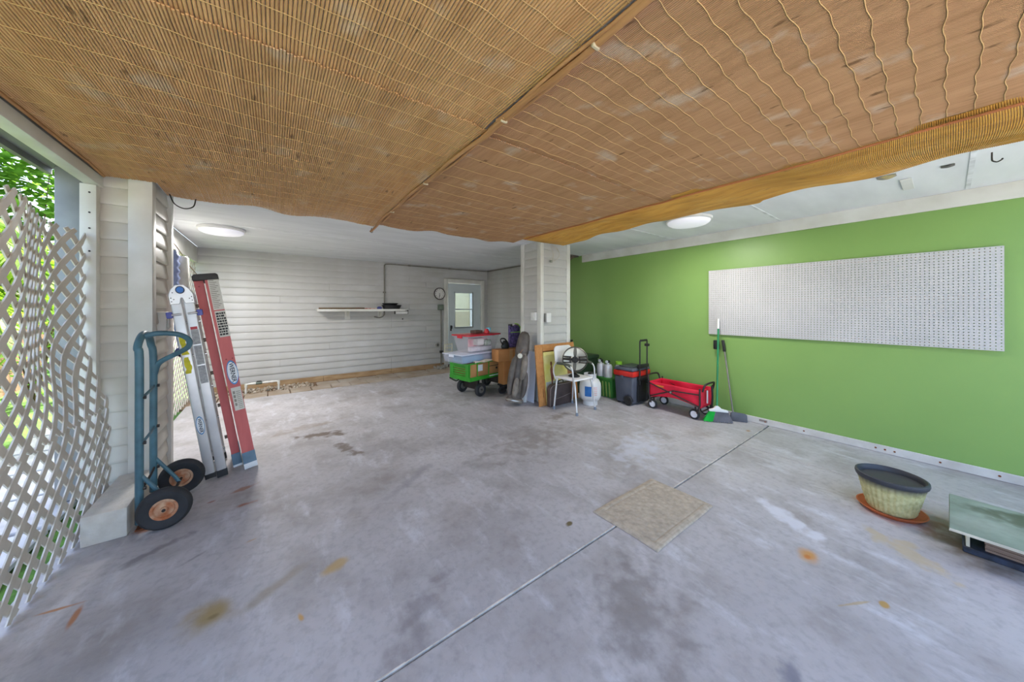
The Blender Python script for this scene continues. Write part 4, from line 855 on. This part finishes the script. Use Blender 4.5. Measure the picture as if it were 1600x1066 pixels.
MB().tube(catmull([(3.40, 4.33, .74), (3.405, 4.33, .95), (3.39, 4.33, 1.06), (3.33, 4.33, 1.13), (3.26, 4.33, 1.145)], 5), .008, 8).build('frame_tube', lime, fs, smooth=60); MB().tube([(3.18, 4.33, 1.0), (3.40, 4.33, 1.0)], .006, 8).build('frame_tube', lime, fs); MB().tube([(3.42, 4.40, .74), (3.42, 4.40, 1.06)], .008, 8).build('frame_tube', lime, fs)
MB().box(3.17, 3.385, 4.34, 4.40, .745, 1.11).build('seat_panel', mat('purple_fabric', (116, 98, 160), .8, scale=22, rgb2=(44, 40, 66)), fs, bevel=.014)
MB().box(3.18, 3.22, 4.338, 4.41, 1.09, 1.135).build('hinge_block', black, fs, bevel=.006)
bgb = MB(); bgb.lathe([(0, 0), (.06, .002), (.07, .04), (.05, .10), (.025, .13), (0, .135)], 16, (3.085, 4.36, .736), sx=1.1, sy=.7, fn=lambda i, k, r, z: .006*math.sin(k*2.3+i) if r > 0 else 0); bg_ = thing('black_bag', (3.085, 4.36, .736), 'small crumpled black bag beside the purple stool', 'bag'); bgb.build('pouch', black, bg_, smooth=60)
MB().tube(catmull([(3.04, 4.34, .80), (2.98, 4.32, .85), (2.97, 4.32, .90), (3.05, 4.33, .90), (3.12, 4.34, .84)], 5), .012, 6, flat=.5).build('strap', black, bg_, smooth=60)
o = MB().lathe([(0, 0), (.05, 0), (.06, .06), (.06, .20), (.04, .24), (0, .25)], 16, (3.52, 4.62, .9)); o = MB().box(3.36, 3.46, 4.445, 4.50, .0006, 1.12).build('blue_tube_bag', mat('blue_bag', (44, 84, 130), .6, scale=6, rgb2=(150, 60, 50)), bevel=.02, seg=3); tag(o, 'slim tall blue bag behind the cartons by column', 'bag')

# ------------------------------------------------------------------ golf bag, can, white sheet at the column
leath = mat('worn_leather', (104, 96, 90), .55, scale=7, rgb2=(66, 60, 56), bump=.25); leath2 = mat('pale_leather', (138, 130, 120), .6, scale=9, rgb2=(98, 90, 84), bump=.25)
A0, A1 = Vector((2.80, 3.735, .045)), Vector((3.035, 3.785, 1.0)); gz = (A1-A0).normalized(); GM = frame_M(A0, Vector((.80, -.60, 0)) - gz*Vector((.80, -.60, 0)).dot(gz), gz.cross(Vector((.80, -.60, 0))))
gb = thing('golf_bag', (2.82, 3.735, 0), 'worn grey-brown leather golf bag leaning against the column', 'golf bag')
MB(GM).lathe([(0, .03), (.098, .03), (.104, .10), (.102, .3), (.092, .55), (.09, .70), (.091, .71)], 28, sx=1.05).build('bag_body', leath, gb, smooth=50)
MB(GM).lathe([(.091, .70), (.094, .72), (.090, .80), (.086, .90), (.072, .98), (.045, 1.025), (0, 1.04)], 28, sx=1.05, fn=lambda i, k, r, z: .004*math.sin(k*1.8+i*.8) if r > .02 else 0).build('hood', leath, gb, smooth=60)
MB(GM).lathe([(0, -.0), (.112, .0), (.12, .012), (.12, .035), (.108, .05), (.094, .055)], 28, sx=1.08).build('base_cup', leath2, gb, smooth=40)
MB(GM).lathe([(.1205, .022), (.1245, .024), (.1245, .033), (.1205, .035), (.1205, .022)], 28, sx=1.08).build('metal_band', steel, gb, smooth=40)
for (ax_, w_, z0_, z1_, m_) in ((-1.0, .055, .34, .68, leath2), (-2.5, .06, .10, .64, leath), (-1.65, .055, .08, .33, leath2), (-.5, .05, .08, .45, leath)):
    p = []
    for i in range(13):
        t = i/12; rr = .092+.03*math.sin(PI*min(1, max(0, t)))**.5; p.append((rr*math.cos(ax_), rr*math.sin(ax_), z0_+(z1_-z0_)*t))
    MB(GM).tube(p, [w_*(.55+.45*math.sin(PI*i/12)**.5) for i in range(13)], 12, flat=.8).build('pocket', m_, gb, smooth=60)
MB(GM).tube(catmull([(.02, -.10, .70), (.06, -.125, .55), (.05, -.14, .35), (.03, -.125, .15)], 6), .014, 8, flat=.4).build('strap', leath2, gb, smooth=60)
MB(GM).tube([(-.06, -.10, .705), (.0, -.118, .69), (.07, -.09, .70)], .012, 8, flat=.5).build('collar_strap', leath2, gb, smooth=60)
tg = MB(GM @ T(-.02, -.135, .66) @ Matrix.Rotation(PI/2, 4, 'X')).lathe([(0, 0), (.034, 0), (.036, .003), (.034, .006), (0, .006)], 24).build('name_tag', mat('tag_cream', (206, 204, 190), .6), gb, smooth=40)
MB(GM).tube(catmull([(-.02, -.138, .69), (-.01, -.13, .73), (.01, -.105, .76)], 4), .003, 5).build('tag_cord', mat('orange_cord', (176, 120, 80), .8), tg)
cn = thing('white_bottle', (3.02, 3.80, 0), 'slim white plastic bottle behind the golf bag base', 'bottle'); MB().lathe([(0, .0006), (.032, .0006), (.034, .01), (.034, .20), (.028, .225), (.014, .235), (.014, .245), (0, .245)], 20, (3.03, 3.775, 0)).build('body', white, cn, smooth=45); MB().lathe([(0, .2452), (.016, .2452), (.016, .27), (0, .272)], 16, (3.03, 3.775, 0)).build('cap', offw, cn, smooth=45)
wsM = frame_M((3.085, 3.97, .001), (0, -1, 0), (.06, 0, .76)); o = MB(wsM).box(0, .34, 0, .75, -.008, .0).build('white_sheet', mat('bluish_white_sheet', (212, 216, 232), .5, var=.03, scale=3), bevel=.002, seg=1); tag(o, 'bluish white panel leaning on the side of column', 'panel')
FM = frame_M((3.03, 3.455, .002), (1, 0, 0), (0, .105, .87))
wood = mat('orange_wood', (196, 138, 80), .6, scale=4, rgb2=(178, 120, 66), stretch=(4, .6, 4)); wd = thing('framed_panel', (3.43, 3.47, 0), 'large orange-brown framed wooden panel leaning on the column', 'panel')
for (a, c, d, e) in ((0, .13, 0, .87), (.70, .80, 0, .77), (.132, .80, .772, .87), (.132, .698, 0, .09)): MB(FM).box(a, c, d, e, 0, .026).build('plank', wood, wd, bevel=.002, seg=1)
MB(FM).box(.01, .79, .01, .86, -.008, 0).build('back_panel', mat('brown_panel', (150, 102, 60), .7, scale=3), wd)
for (a, c) in ((.06, .42), (.10, .42)): MB(FM).cyl((a, c, .026), (a, c, .028), .004, 8).build('screw_hole', ink, wd)
MB(FM).box(.078, .088, .12, .24, .026, .0266).build('stamp_print', mat('stamp_ink', (120, 76, 40), .8), wd)
MB(FM @ T(.775, .872, .012) @ Matrix.Rotation(-PI/2, 4, 'X')).lathe([(0, 0), (.012, 0), (.010, .008), (.02, .016), (.02, .03), (0, .038)], 14).build('corner_knob', black, wd, smooth=60)
PM = frame_M((3.155, 3.428, .003), (1, 0, 0), (0, .105, .87))
pc = thing('painting', (3.38, 3.43, 0), 'unframed yellow canvas painting with a standing figure in brown', 'painting')
cv = MB(PM).box(0, .46, 0, .76, .0, .022).build('canvas', mat('canvas_yellow', (206, 196, 92), .8, scale=4, rgb2=(224, 216, 150)), pc, bevel=.003, seg=1)
MB(PM).box(.005, .455, .005, .33, .0222, .0226).build('painted_ground', mat('canvas_grey', (186, 186, 182), .8, scale=5, rgb2=(160, 160, 158)), cv)
MB(PM).prism([(.10, .24), (.13, .24), (.14, .33), (.16, .36), (.165, .44), (.15, .53), (.145, .56), (.155, .58), (.15, .61), (.13, .62), (.115, .60), (.115, .57), (.125, .55), (.105, .50), (.11, .40), (.115, .33)], .0228, .0234, 'z').build('painted_figure', mat('canvas_brown', (112, 66, 50), .8, scale=12, rgb2=(140, 84, 64)), cv)
sc_ = thing('suitcase', (3.36, 3.37, 0), 'dark brown vintage suitcase with rounded corner beneath chair', 'suitcase')
pts = [(3.13, .004), (3.57, .004), (3.57, .315)]+[(3.22-.09*math.sin(t), .225+.09*math.cos(t)) for t in [i*PI/16 for i in range(9)]]
brn = mat('brown_leather', (84, 70, 68), .5, scale=9, rgb2=(66, 54, 53), bump=.2)
MB().prism(pts, 3.335, 3.398, 'y').build('shell', brn, sc_, bevel=.006)
def arcp(r_): return [(3.22-r_*math.sin(t), 3.331, .225+r_*math.cos(t)) for t in [i*PI/20 for i in range(11)]]
MB().tube([(3.56, 3.331, .15)]+[(3.4, 3.331, .12), (3.2, 3.331, .10)], .004, 6).build('seam_piping', mat('piping_grey', (130, 120, 116), .6), sc_)
MB().tube([(3.56, 3.332, .305)]+arcp(.08)+[(3.14, 3.332, .01)], .005, 6).build('seam_piping', mat('piping_grey', (0, 0, 0)), sc_)
MB().tube(catmull([(3.33, 3.37, .31), (3.34, 3.37, .345), (3.42, 3.37, .35), (3.43, 3.37, .31)], 5), .008, 8).build('handle', black, sc_, smooth=60)

# ------------------------------------------------------------------ bath chair with fan
chm = mat('chair_white', (228, 226, 226), .45, var=.03); pad = mat('olive_pad', (92, 96, 84), .7); grip = mat('grey_rubber', (120, 130, 146), .7)
ch = thing('shower_chair', (3.37, 3.08, 0), 'white plastic bath chair with aluminium legs and padded arms', 'chair')
MB().box(3.185, 3.565, 2.925, 3.285, .425, .452).build('seat', chm, ch, bevel=.012, seg=3)
BM_ = frame_M((3.20, 3.30, .60), (1, 0, 0), (0, .04, .27)); MB(BM_).prism([(.1725+sx_*(.1125+.06*math.cos(a_)), .1325+sy_*(.0725+.06*math.sin(a_))) for sx_, sy_, aa in ((1, 1, (0, .4, .8, 1.2, 1.57)), (-1, 1, (1.57, 1.2, .8, .4, 0)), (-1, -1, (0, .4, .8, 1.2, 1.57)), (1, -1, (1.57, 1.2, .8, .4, 0))) for a_ in aa], 0, .02, 'z').build('backrest', chm, ch, bevel=.006)
legs = (((3.21, 2.95), (3.18, 2.875), 1), ((3.54, 2.95), (3.575, 2.90), 1), ((3.21, 3.26), (3.145, 3.265), 0), ((3.54, 3.26), (3.555, 3.305), 0))
for (tp, ft, fr_) in legs:
    lg = MB().tube([(tp[0], tp[1], .424), (tp[0]+(ft[0]-tp[0])*.3, tp[1]+(ft[1]-tp[1])*.3, .36), (ft[0], ft[1], .02)], .0125, 10).build('leg', alu, ch, smooth=60)
    MB().lathe([(0, .0006), (.019, .0006), (.017, .03), (.014, .04), (0, .04)], 14, (ft[0], ft[1], 0)).build('rubber_foot', grip, lg, smooth=45)
for x_, sg in ((3.165, -1), (3.585, 1)):
    MB().tube(catmull([(x_-sg*.03, 2.935, .38), (x_, 2.925, .46), (x_+sg*.008, 2.93, .57), (x_+sg*.006, 2.97, .63), (x_, 3.05, .645), (x_, 3.22, .64), (x_, 3.28, .60), (x_-sg*.005, 3.30, .50), (x_-sg*.03, 3.28, .40)], 5), .011, 8).build('arm_tube', alu, ch, smooth=60)
    MB().tube(catmull([(x_+sg*.006, 2.965, .628), (x_, 3.05, .646), (x_, 3.22, .641)], 5), .018, 10).build('arm_pad', pad, ch, smooth=60)
    MB().tube([(x_, 3.25, .625), (x_-sg*.05, 3.315, .66)], .010, 8).build('back_strut', alu, ch)
FN = Vector((-3.36, -3.08, 0)).normalized(); FNM = frame_M((3.36, 3.075, .695), FN.cross(Vector((0, 0, 1)))*-1, (0, 0, 1))
fn = thing('desk_fan', (3.36, 3.09, .453), 'round chrome desk fan with dark guard bars on the chair', 'fan')
R = .168
MB(FNM).lathe([(R, -.035), (R+.006, -.03), (R+.006, .03), (R, .035), (R-.004, .03), (R-.004, -.03), (R, -.035)], 48).build('cage_ring', mat('fan_ring', (120, 116, 108), .35, .7), fn, smooth=40)
for k in range(4):
    b = MB(FNM @ Matrix.Rotation(k*PI/2+.75, 4, 'Z')); b.grid(lambda u, v: ((.03+.128*u)*math.cos((v-.5)*1.25*(.6+.5*u)), (.03+.128*u)*math.sin((v-.5)*1.25*(.6+.5*u)), .012*(v-.5)*2), 6, 8); b.build('blade', mat('fan_blade', (226, 220, 204), .3, .25, scale=3, rgb2=(200, 194, 178)), fn, smooth=60, recalc=False)
MB(FNM).lathe([(0, .034), (.03, .034), (.034, .028), (.034, -.05), (.05, -.06), (.05, -.11), (.02, -.13), (0, -.13)], 24).build('motor', mat('fan_motor', (96, 94, 92), .4, .5), fn, smooth=40)
MB(FNM).lathe([(.036, .034), (.044, .036), (.044, .044), (.036, .046), (.036, .034)], 28).build('emblem_ring', dark, fn, smooth=40); MB(FNM).box(-.026, .026, -.006, .006, .036, .044).build('emblem_bar', dark, fn)
for sg in (-1, 1):
    for z in (-.042, 0, .042): MB(FNM).tube([(sg*.042 if z == 0 else sg*.058, z*.9, .04), (sg*(R-.006 if z == 0 else .158), z, .034)], .0085, 6).build('guard_bar', dark, fn)
    MB(FNM).tube(catmull([(sg*.052, .045, .04), (sg*.066, .02, .041), (sg*.066, -.02, .041), (sg*.052, -.045, .04)], 4), .0085, 6).build('guard_bar', dark, fn)
for k in range(24):
    a = 2*PI*k/24+.06
    MB(FNM).tube([(.05*math.cos(a), .05*math.sin(a), -.06), (R*math.cos(a), R*math.sin(a), -.033)], .0016, 4).build('rear_wire', dark, fn)
MB(FNM).tube([(0, -.05, -.07), (0, -R-.02, -.05), (0, -.222, -.02)], .016, 10).build('neck', dark, fn, smooth=60)
MB(T(3.36, 3.09, .4525)).lathe([(0, 0), (.078, 0), (.08, .012), (.055, .028), (.022, .05), (0, .055)], 28).build('base', black, fn, smooth=45)

# ------------------------------------------------------------------ propane tank, dark case, tote
pp_ = thing('propane_tank', (3.735, 3.12, 0), 'white propane tank with blue label behind the chair', 'gas tank')
wt = mat('tank_white', (218, 218, 218), .35, var=.03, scale=4); c_ = (3.735, 3.12, 0)
MB().lathe([(0, .05), (.08, .052), (.13, .075), (.152, .12), (.155, .16), (.155, .27), (.150, .31), (.125, .36), (.07, .388), (0, .392)], 40, c_).build('tank_body', wt, pp_, smooth=60)
MB().lathe([(.10, .0006), (.106, .0006), (.106, .065), (.10, .065), (.10, .0006)], 32, c_).build('foot_ring', wt, pp_, smooth=40)
b = MB(); 
for a0 in (0.3, 3.4): b.grid(lambda u, v: (c_[0]+.088*math.cos(a0+2.3*u), c_[1]+.088*math.sin(a0+2.3*u), .365+.085*v), 16, 2)
b.build('collar', wt, pp_, recalc=False, smooth=60); cg = MB().tube([(c_[0], c_[1], .39), (c_[0], c_[1], .44)], .016, 10).build('valve', mat('brass', (176, 150, 90), .35, .8), pp_); MB().cyl((c_[0]-.03, c_[1], .45), (c_[0]+.03, c_[1], .45), .018, 12).build('valve_knob', black, cg)
MB().grid(lambda u, v: (c_[0]+.1562*math.cos(-2.95+.62*u), c_[1]+.1562*math.sin(-2.95+.62*u), .145+.14*v), 10, 2).build('blue_label', mat('tank_blue', (40, 110, 180), .5, scale=12, rgb2=(30, 88, 160)), pp_, recalc=False, smooth=60)
b = MB()
for k in range(5): b.grid(lambda u, v: (c_[0]+.1562*math.cos(-2.2+.42*u), c_[1]+.1562*math.sin(-2.2+.42*u), .16+.026*k+.012*v), 8, 1)
b.build('pink_print', mat('pink_print', (222, 176, 172), .6), pp_, recalc=False)
dg_ = thing('storage_case', (4.2, 3.75, 0), 'dark green storage case in the corner behind chair', 'case'); dgm = mat('dark_green_case', (44, 66, 44), .5, scale=6, rgb2=(30, 46, 32)); MB().box(3.98, 4.55, 3.62, 3.98, .0006, .53).build('case_body', dgm, dg_, bevel=.015); MB().box(3.965, 4.565, 3.605, 3.995, .531, .60).build('case_lid', dgm, dg_, bevel=.02); MB().box(4.15, 4.24, 3.595, 3.6195, .47, .55).build('latch', black, dg_, bevel=.004)
gt = thing('green_tote', (4.37, 3.25, 0), 'ribbed translucent green plastic tote beside the cooler', 'tote'); gm = mat('green_tote', (70, 140, 60), .4, scale=4, rgb2=(52, 116, 52))
X0, X1, Y0, Y1 = 4.19, 4.60, 3.07, 3.42
b = MB(); b.add([(X0+.03, Y0+.02, .001), (X1-.02, Y0+.02, .001), (X1-.02, Y1-.02, .001), (X0+.03, Y1-.02, .001), (X0, Y0, .285), (X1, Y0, .285), (X1, Y1, .285), (X0, Y1, .285)], [(0, 3, 2, 1), (4, 5, 6, 7), (0, 1, 5, 4), (1, 2, 6, 5), (2, 3, 7, 6), (3, 0, 4, 7)]); b.build('tub', gm, gt, bevel=.012)
MB().box(X0-.012, X1+.01, Y0-.01, Y1+.01, .2855, .312).build('lid', gm, gt, bevel=.006)
for k in range(5): y = Y0+.05+k*.062; MB().prism([(X0+.026-.004, .01), (X0+.03+.004, .01), (X0+.006, .25), (X0-.006, .25)], y, y+.022, 'y').build('rib', mat('light_rib', (150, 176, 90), .4), gt, bevel=.003, seg=1)
sil = mat('silver_canister', (214, 215, 220), .35, .2)
for (x_, y_, lb) in ((4.265, 3.345, 'silver canister with black valve on tote, left one'), (4.265, 3.205, 'silver canister with black valve on tote, right one')):
    s_ = thing('metal_canister', (x_, y_, .3125), lb, 'canister', 'silver canisters on the green tote'); MB().lathe([(0, .0), (.062, 0), (.066, .01), (.066, .17), (.052, .2), (.018, .208), (.018, .225), (0, .225)], 24, (x_, y_, .3125)).build('body', sil, s_, smooth=45)
    v_ = MB().cyl((x_-.03, y_, .555), (x_+.03, y_, .555), .022, 12).build('valve', black, s_); MB().lathe([(0, 0), (.014, 0), (.014, .02), (0, .02)], 10, (x_, y_, .5375)).build('valve_stem', dark, v_); MB(T(x_-.03, y_-.0, .555) @ Matrix.Rotation(-PI/2, 4, 'Y')).lathe([(0, 0), (.024, 0), (.024, .008), (0, .01)], 14).build('gauge', offw, v_, smooth=40)
s_ = thing('spray_bottle', (4.42, 3.13, .3125), 'white bottle with green top behind the silver canisters', 'bottle'); MB().lathe([(0, 0), (.05, 0), (.05, .17), (.045, .19), (0, .195)], 20, (4.43, 3.125, .3125)).build('body', white, s_, smooth=45); MB().lathe([(0, .1955), (.052, .1955), (.05, .24), (0, .245)], 20, (4.43, 3.125, .3125)).build('lid', mat('lime_lid', (140, 196, 50), .4), s_, smooth=45)
s_ = thing('garden_nozzle', (4.24, 3.41, .3125), 'green and black garden sprayer head on green tote', 'sprayer'); MB().box(4.35, 4.42, 3.375, 3.42, .3125, .47).build('body', mat('sprayer_green', (30, 130, 90), .4), s_, bevel=.012); MB().tube(catmull([(4.385, 3.40, .46), (4.375, 3.41, .54), (4.34, 3.415, .57)], 4), .016, 8).build('spout', black, s_, smooth=60)

# ------------------------------------------------------------------ rolling cooler
co = thing('rolling_cooler', (4.33, 2.82, 0), 'grey wheeled cooler with red band and pull handle', 'cooler'); cgm = mat('cooler_grey', (88, 92, 104), .5, scale=5, rgb2=(76, 80, 92)); cred = mat('cooler_red', (206, 44, 36), .45)
X0, X1, Y0, Y1 = 4.11, 4.55, 2.665, 2.98
b = MB(); i_ = .02; b.add([(X0+i_, Y0+i_, .02), (X1-i_, Y0+i_, .02), (X1-i_, Y1-i_, .02), (X0+i_, Y1-i_, .02), (X0, Y0, .41), (X1, Y0, .41), (X1, Y1, .41), (X0, Y1, .41)], [(0, 3, 2, 1), (4, 5, 6, 7), (0, 1, 5, 4), (1, 2, 6, 5), (2, 3, 7, 6), (3, 0, 4, 7)]); b.build('cooler_body', cgm, co, bevel=.022, seg=3)
MB().box(X0-.008, X1+.008, Y0-.008, Y1+.008, .411, .487).build('red_band', cred, co, bevel=.012, seg=2)
ld = MB().box(X0-.004, X1+.004, Y0-.004, Y1+.004, .488, .535).build('lid', cgm, co, bevel=.02, seg=3); MB().box(X0+.06, X1-.06, Y0+.05, Y1-.05, .5355, .548).build('lid_panel', mat('lid_dark', (70, 78, 80), .5), ld, bevel=.006)
for y in (Y0+.03, Y1-.01): wheel_parts(co, (X0+.02 if 0 else X0-.004, Y0+.075, .0705), .07, .03, black, dark, 'x') if y < 2.8 else None
MB().lathe([(0, .0006), (.02, .0006), (.02, .03), (0, .03)], 12, (X0+.05, Y1-.05, 0)).build('foot', black, co); MB().lathe([(0, .0006), (.02, .0006), (.02, .03), (0, .03)], 12, (X1-.05, Y1-.05, 0)).build('foot', black, co); wheel_parts(co, (X1+.004, Y0+.075, .0705), .07, .03, black, dark, 'x')
MB().prism([(Y0+.075+.085*math.cos(t*PI/12), .0705+.085*math.sin(t*PI/12)) for t in range(13)], X0-.002, X0+.014, 'x').build('wheel_arch', mat('arch_dark', (60, 62, 72), .6), co)
MB().box(X0-.012, X0+.002, Y1-.16, Y1-.12, .36, .42).build('latch', cgm, co, bevel=.004)
hd = MB().tube(catmull([(4.23, 2.63, .30), (4.23, 2.63, .6), (4.23, 2.63, .90), (4.24, 2.63, .925), (4.27, 2.63, .935), (4.37, 2.63, .935), (4.405, 2.63, .925), (4.415, 2.63, .90), (4.415, 2.63, .6), (4.415, 2.63, .30)], 4), .010, 8).build('pull_handle', black, co, smooth=60); MB().tube([(4.25, 2.63, .936), (4.40, 2.63, .936)], .016, 10).build('grip', black, hd, smooth=60); MB().box(4.39, 4.44, 2.60, 2.66, .845, .885).build('hook_clip', black, hd, bevel=.008)
for z in (.36, .54): MB().box(4.20, 4.445, 2.615, 2.6565, z, z+.05).build('handle_sleeve', black, co, bevel=.006)
MB().box(4.215, 4.43, 2.645, 2.664, .05, .36).build('rear_guard', black, co, bevel=.006)

# ------------------------------------------------------------------ red folding wagon
wg = thing('folding_wagon', (4.42, 2.16, 0), 'red fabric folding wagon with dark crossed frame', 'wagon'); wred = mat('wagon_fabric', (222, 26, 62), .65, scale=7, rgb2=(204, 18, 50), bump=.1)
WX0, WX1, WY0, WY1, WZ = 4.265, 4.60, 1.825, 2.51, .375
def wall_(f0, f1, nm, out):
    b = MB()
    def g(u, v):
        p = Vector(f0).lerp(Vector(f1), u); sag = .055*math.sin(PI*u)**1.2 if out[0] else 0; zb_ = .155+sag
        z = zb_+(WZ-zb_)*v; bul = .012*math.sin(PI*v)*math.sin(u*PI*3+.4)
        return (p.x+out[0]*bul, p.y+out[1]*bul, z)
    b.grid(g, 24, 8); o = b.build(nm, wred, wg, recalc=False, smooth=60); m = o.modifiers.new('thick', 'SOLIDIFY'); m.thickness = .006
wall_((WX0, WY1, 0), (WX0, WY0, 0), 'side_fabric', (-1, 0)); wall_((WX1, WY0, 0), (WX1, WY1, 0), 'side_fabric', (1, 0)); wall_((WX0, WY0, 0), (WX1, WY0, 0), 'end_fabric', (0, -1)); wall_((WX1, WY1, 0), (WX0, WY1, 0), 'end_fabric', (0, 1))
MB().grid(lambda u, v: (WX0+(WX1-WX0)*u, WY0+(WY1-WY0)*v, .158+.05*math.sin(PI*v)), 8, 16).build('floor_fabric', wred, wg, recalc=False, smooth=60)
wfr = mat('wagon_frame', (62, 52, 52), .45, .4)
for x_ in (WX0-.014, WX1+.014):
    for (y, s_) in ((WY0+.005, 1), (WY1-.005, -1)): MB().tube([(x_, y+s_*.03, .085), (x_, y, .20), (x_, y, .40)], .011, 8).build('post', wfr, wg)
    MB().tube([(x_-.004, WY1-.02, WZ-.02), (x_-.004, WY0+.02, .175)], .009, 8).build('cross_bar', wfr, wg); MB().tube([(x_+.006, WY0+.02, WZ-.055), (x_+.006, (WY0+WY1)/2, WZ-.07), (x_+.006, WY1-.02, .175)], .009, 8).build('cross_bar', wfr, wg)
    MB().cyl((x_-.02, (WY0+WY1)/2+.02, .285), (x_+.014, (WY0+WY1)/2+.02, .285), .012, 10).build('pivot', steel, wg)
MB().box(WX0-.018, WX0-.012, WY1-.22, WY1-.10, WZ-.05, WZ-.03).build('orange_label', mat('orange_label', (226, 130, 50), .6), wg)
for y, s_ in ((WY0, -1), (WY1, 1)):
    MB().tube(catmull([(WX0+.02, y+s_*.012, .36), (WX0+.03, y+s_*.03, .43), (WX0+.08, y+s_*.04, .455), (WX1-.08, y+s_*.04, .455), (WX1-.03, y+s_*.03, .43), (WX1-.02, y+s_*.012, .36)], 4), .012, 8).build('end_handle', wfr, wg, smooth=60)
    MB().tube([(WX0+.01, y+s_*.012, .12), (WX1-.01, y+s_*.012, .12)], .010, 8).build('axle_bar', wfr, wg)
MB().tube(catmull([(4.44, WY0-.02, .14), (4.45, WY0-.05, .16), (4.45, WY0-.06, .30), (4.44, WY0-.055, .42)], 4), .011, 8).build('pull_bar', black, wg, smooth=60); MB().box(4.40, 4.42, WY0-.022, WY0-.012, .20, .36).build('white_strip', offw, wg)
for x_ in (WX0+.01, WX1-.02):
    for y in (WY0+.08, WY1-.05):
        MB().tube([(x_, y, .064), (x_+.03, y, .10), (x_+.03, y+.0, .15)], .011, 8).build('fork', wfr, wg)
        wheel_parts(wg, (x_, y, .0645), .064, .032, rubber, mat('wheel_white', (226, 224, 232), .4), 'x', hubr=.78, spokes=6)

# ------------------------------------------------------------------ broom and dustpan
bm = thing('broom', (4.40, 1.70, 0), 'green and grey angle broom with green handle leaning on wall', 'broom')
e0 = Vector((4.30, 1.81, 0)); ed = Vector((.62, -.785, 0)).normalized(); BMm = frame_M(e0, ed, (0, 0, 1))   # local x along the head, y up, z toward the wall side
ez = ed.cross(Vector((0, 0, 1)))
def bris(x0, x1, mt, nm):
    b = MB(BMm); random.seed(int(x0*1000)+3); n = int((x1-x0)/.0055)
    for i in range(n):
        for k in range(3):
            x_ = x0+(x1-x0)*(i+random.random()*.6)/n; t = x_/.30; xt = .07+t*.19; zt = (k-1)*.010
            b.tube([(xt, .135-.01*abs(t-.5), zt), ((xt+x_)/2*1.0, .07, zt*1.5), (x_, .0008+.012*random.random(), zt*2.6)], .0026, 4)
    tag(b.build(nm, mt, bm, recalc=False), kind='stuff')
bris(0, .10, mat('bristle_green', (20, 190, 70), .6), 'bristles'); bris(.10, .32, mat('bristle_grey', (120, 120, 128), .7), 'bristles')
MB(BMm).prism([(.06, .13), (.27, .125), (.265, .15), (.20, .165), (.175, .19), (.15, .205), (.13, .19), (.11, .165), (.065, .152)], -.018, .018, 'z').build('broom_head', white, bm, bevel=.006)
hb = BMm @ Vector((.15, .19, 0)); top = Vector((4.706, 1.795, 1.262))
d_ = (top-hb).normalized(); MB().tube([hb, hb+d_*1.0], .0115, 10).build('handle', mat('broom_green', (30, 130, 80), .4), bm, smooth=60); MB().tube([hb+d_*.985, top], .013, 10).build('grip_tip', white, bm, smooth=60)
dp = thing('dustpan', (4.6, 1.56, 0), 'grey long-handled dustpan standing beside the broom', 'dustpan'); dgry = mat('dustpan_grey', (92, 94, 102), .5, scale=6)
DM = frame_M((4.57, 1.60, .001), Vector((.50, -.86, 0)), (0, 0, 1))
MB(DM).prism([(-.01, 0), (.17, 0), (.165, .09), (.14, .105), (.02, .115), (-.005, .10)], -.022, .0, 'z').build('pan_back', dgry, dp, bevel=.006); MB(DM).prism([(-.01, 0), (.17, 0), (.165, .012), (-.005, .012)], -.10, -.022, 'z').build('pan_lip', dgry, dp, bevel=.003, seg=1)
for x_ in (-.010, .162): MB(DM).prism([(-.022, .0), (-.022, .10), (-.06, .05), (-.10, .012), (-.10, 0)], x_, x_+.008, 'x').build('pan_side', dgry, dp) if 0 else MB(DM).box(x_, x_+.008, .0, .06, -.06, -.022).build('pan_side', dgry, dp, bevel=.003, seg=1)
hb2 = DM @ Vector((.02, .11, -.01)); tp2 = Vector((4.715, 1.745, .985)); MB().tube([hb2, tp2], .009, 8).build('handle', mat('grey_pole', (128, 122, 116), .4), dp, smooth=60)
MB(frame_M(tp2, (tp2-hb2), (0, 1, 0))).box(-.15, 0, -.016, .016, -.014, .014).build('grip', black, dp, bevel=.006); MB().box(4.68, 4.715, 1.785, 1.85, .86, .98).build('broom_clip', black, dp, bevel=.010)
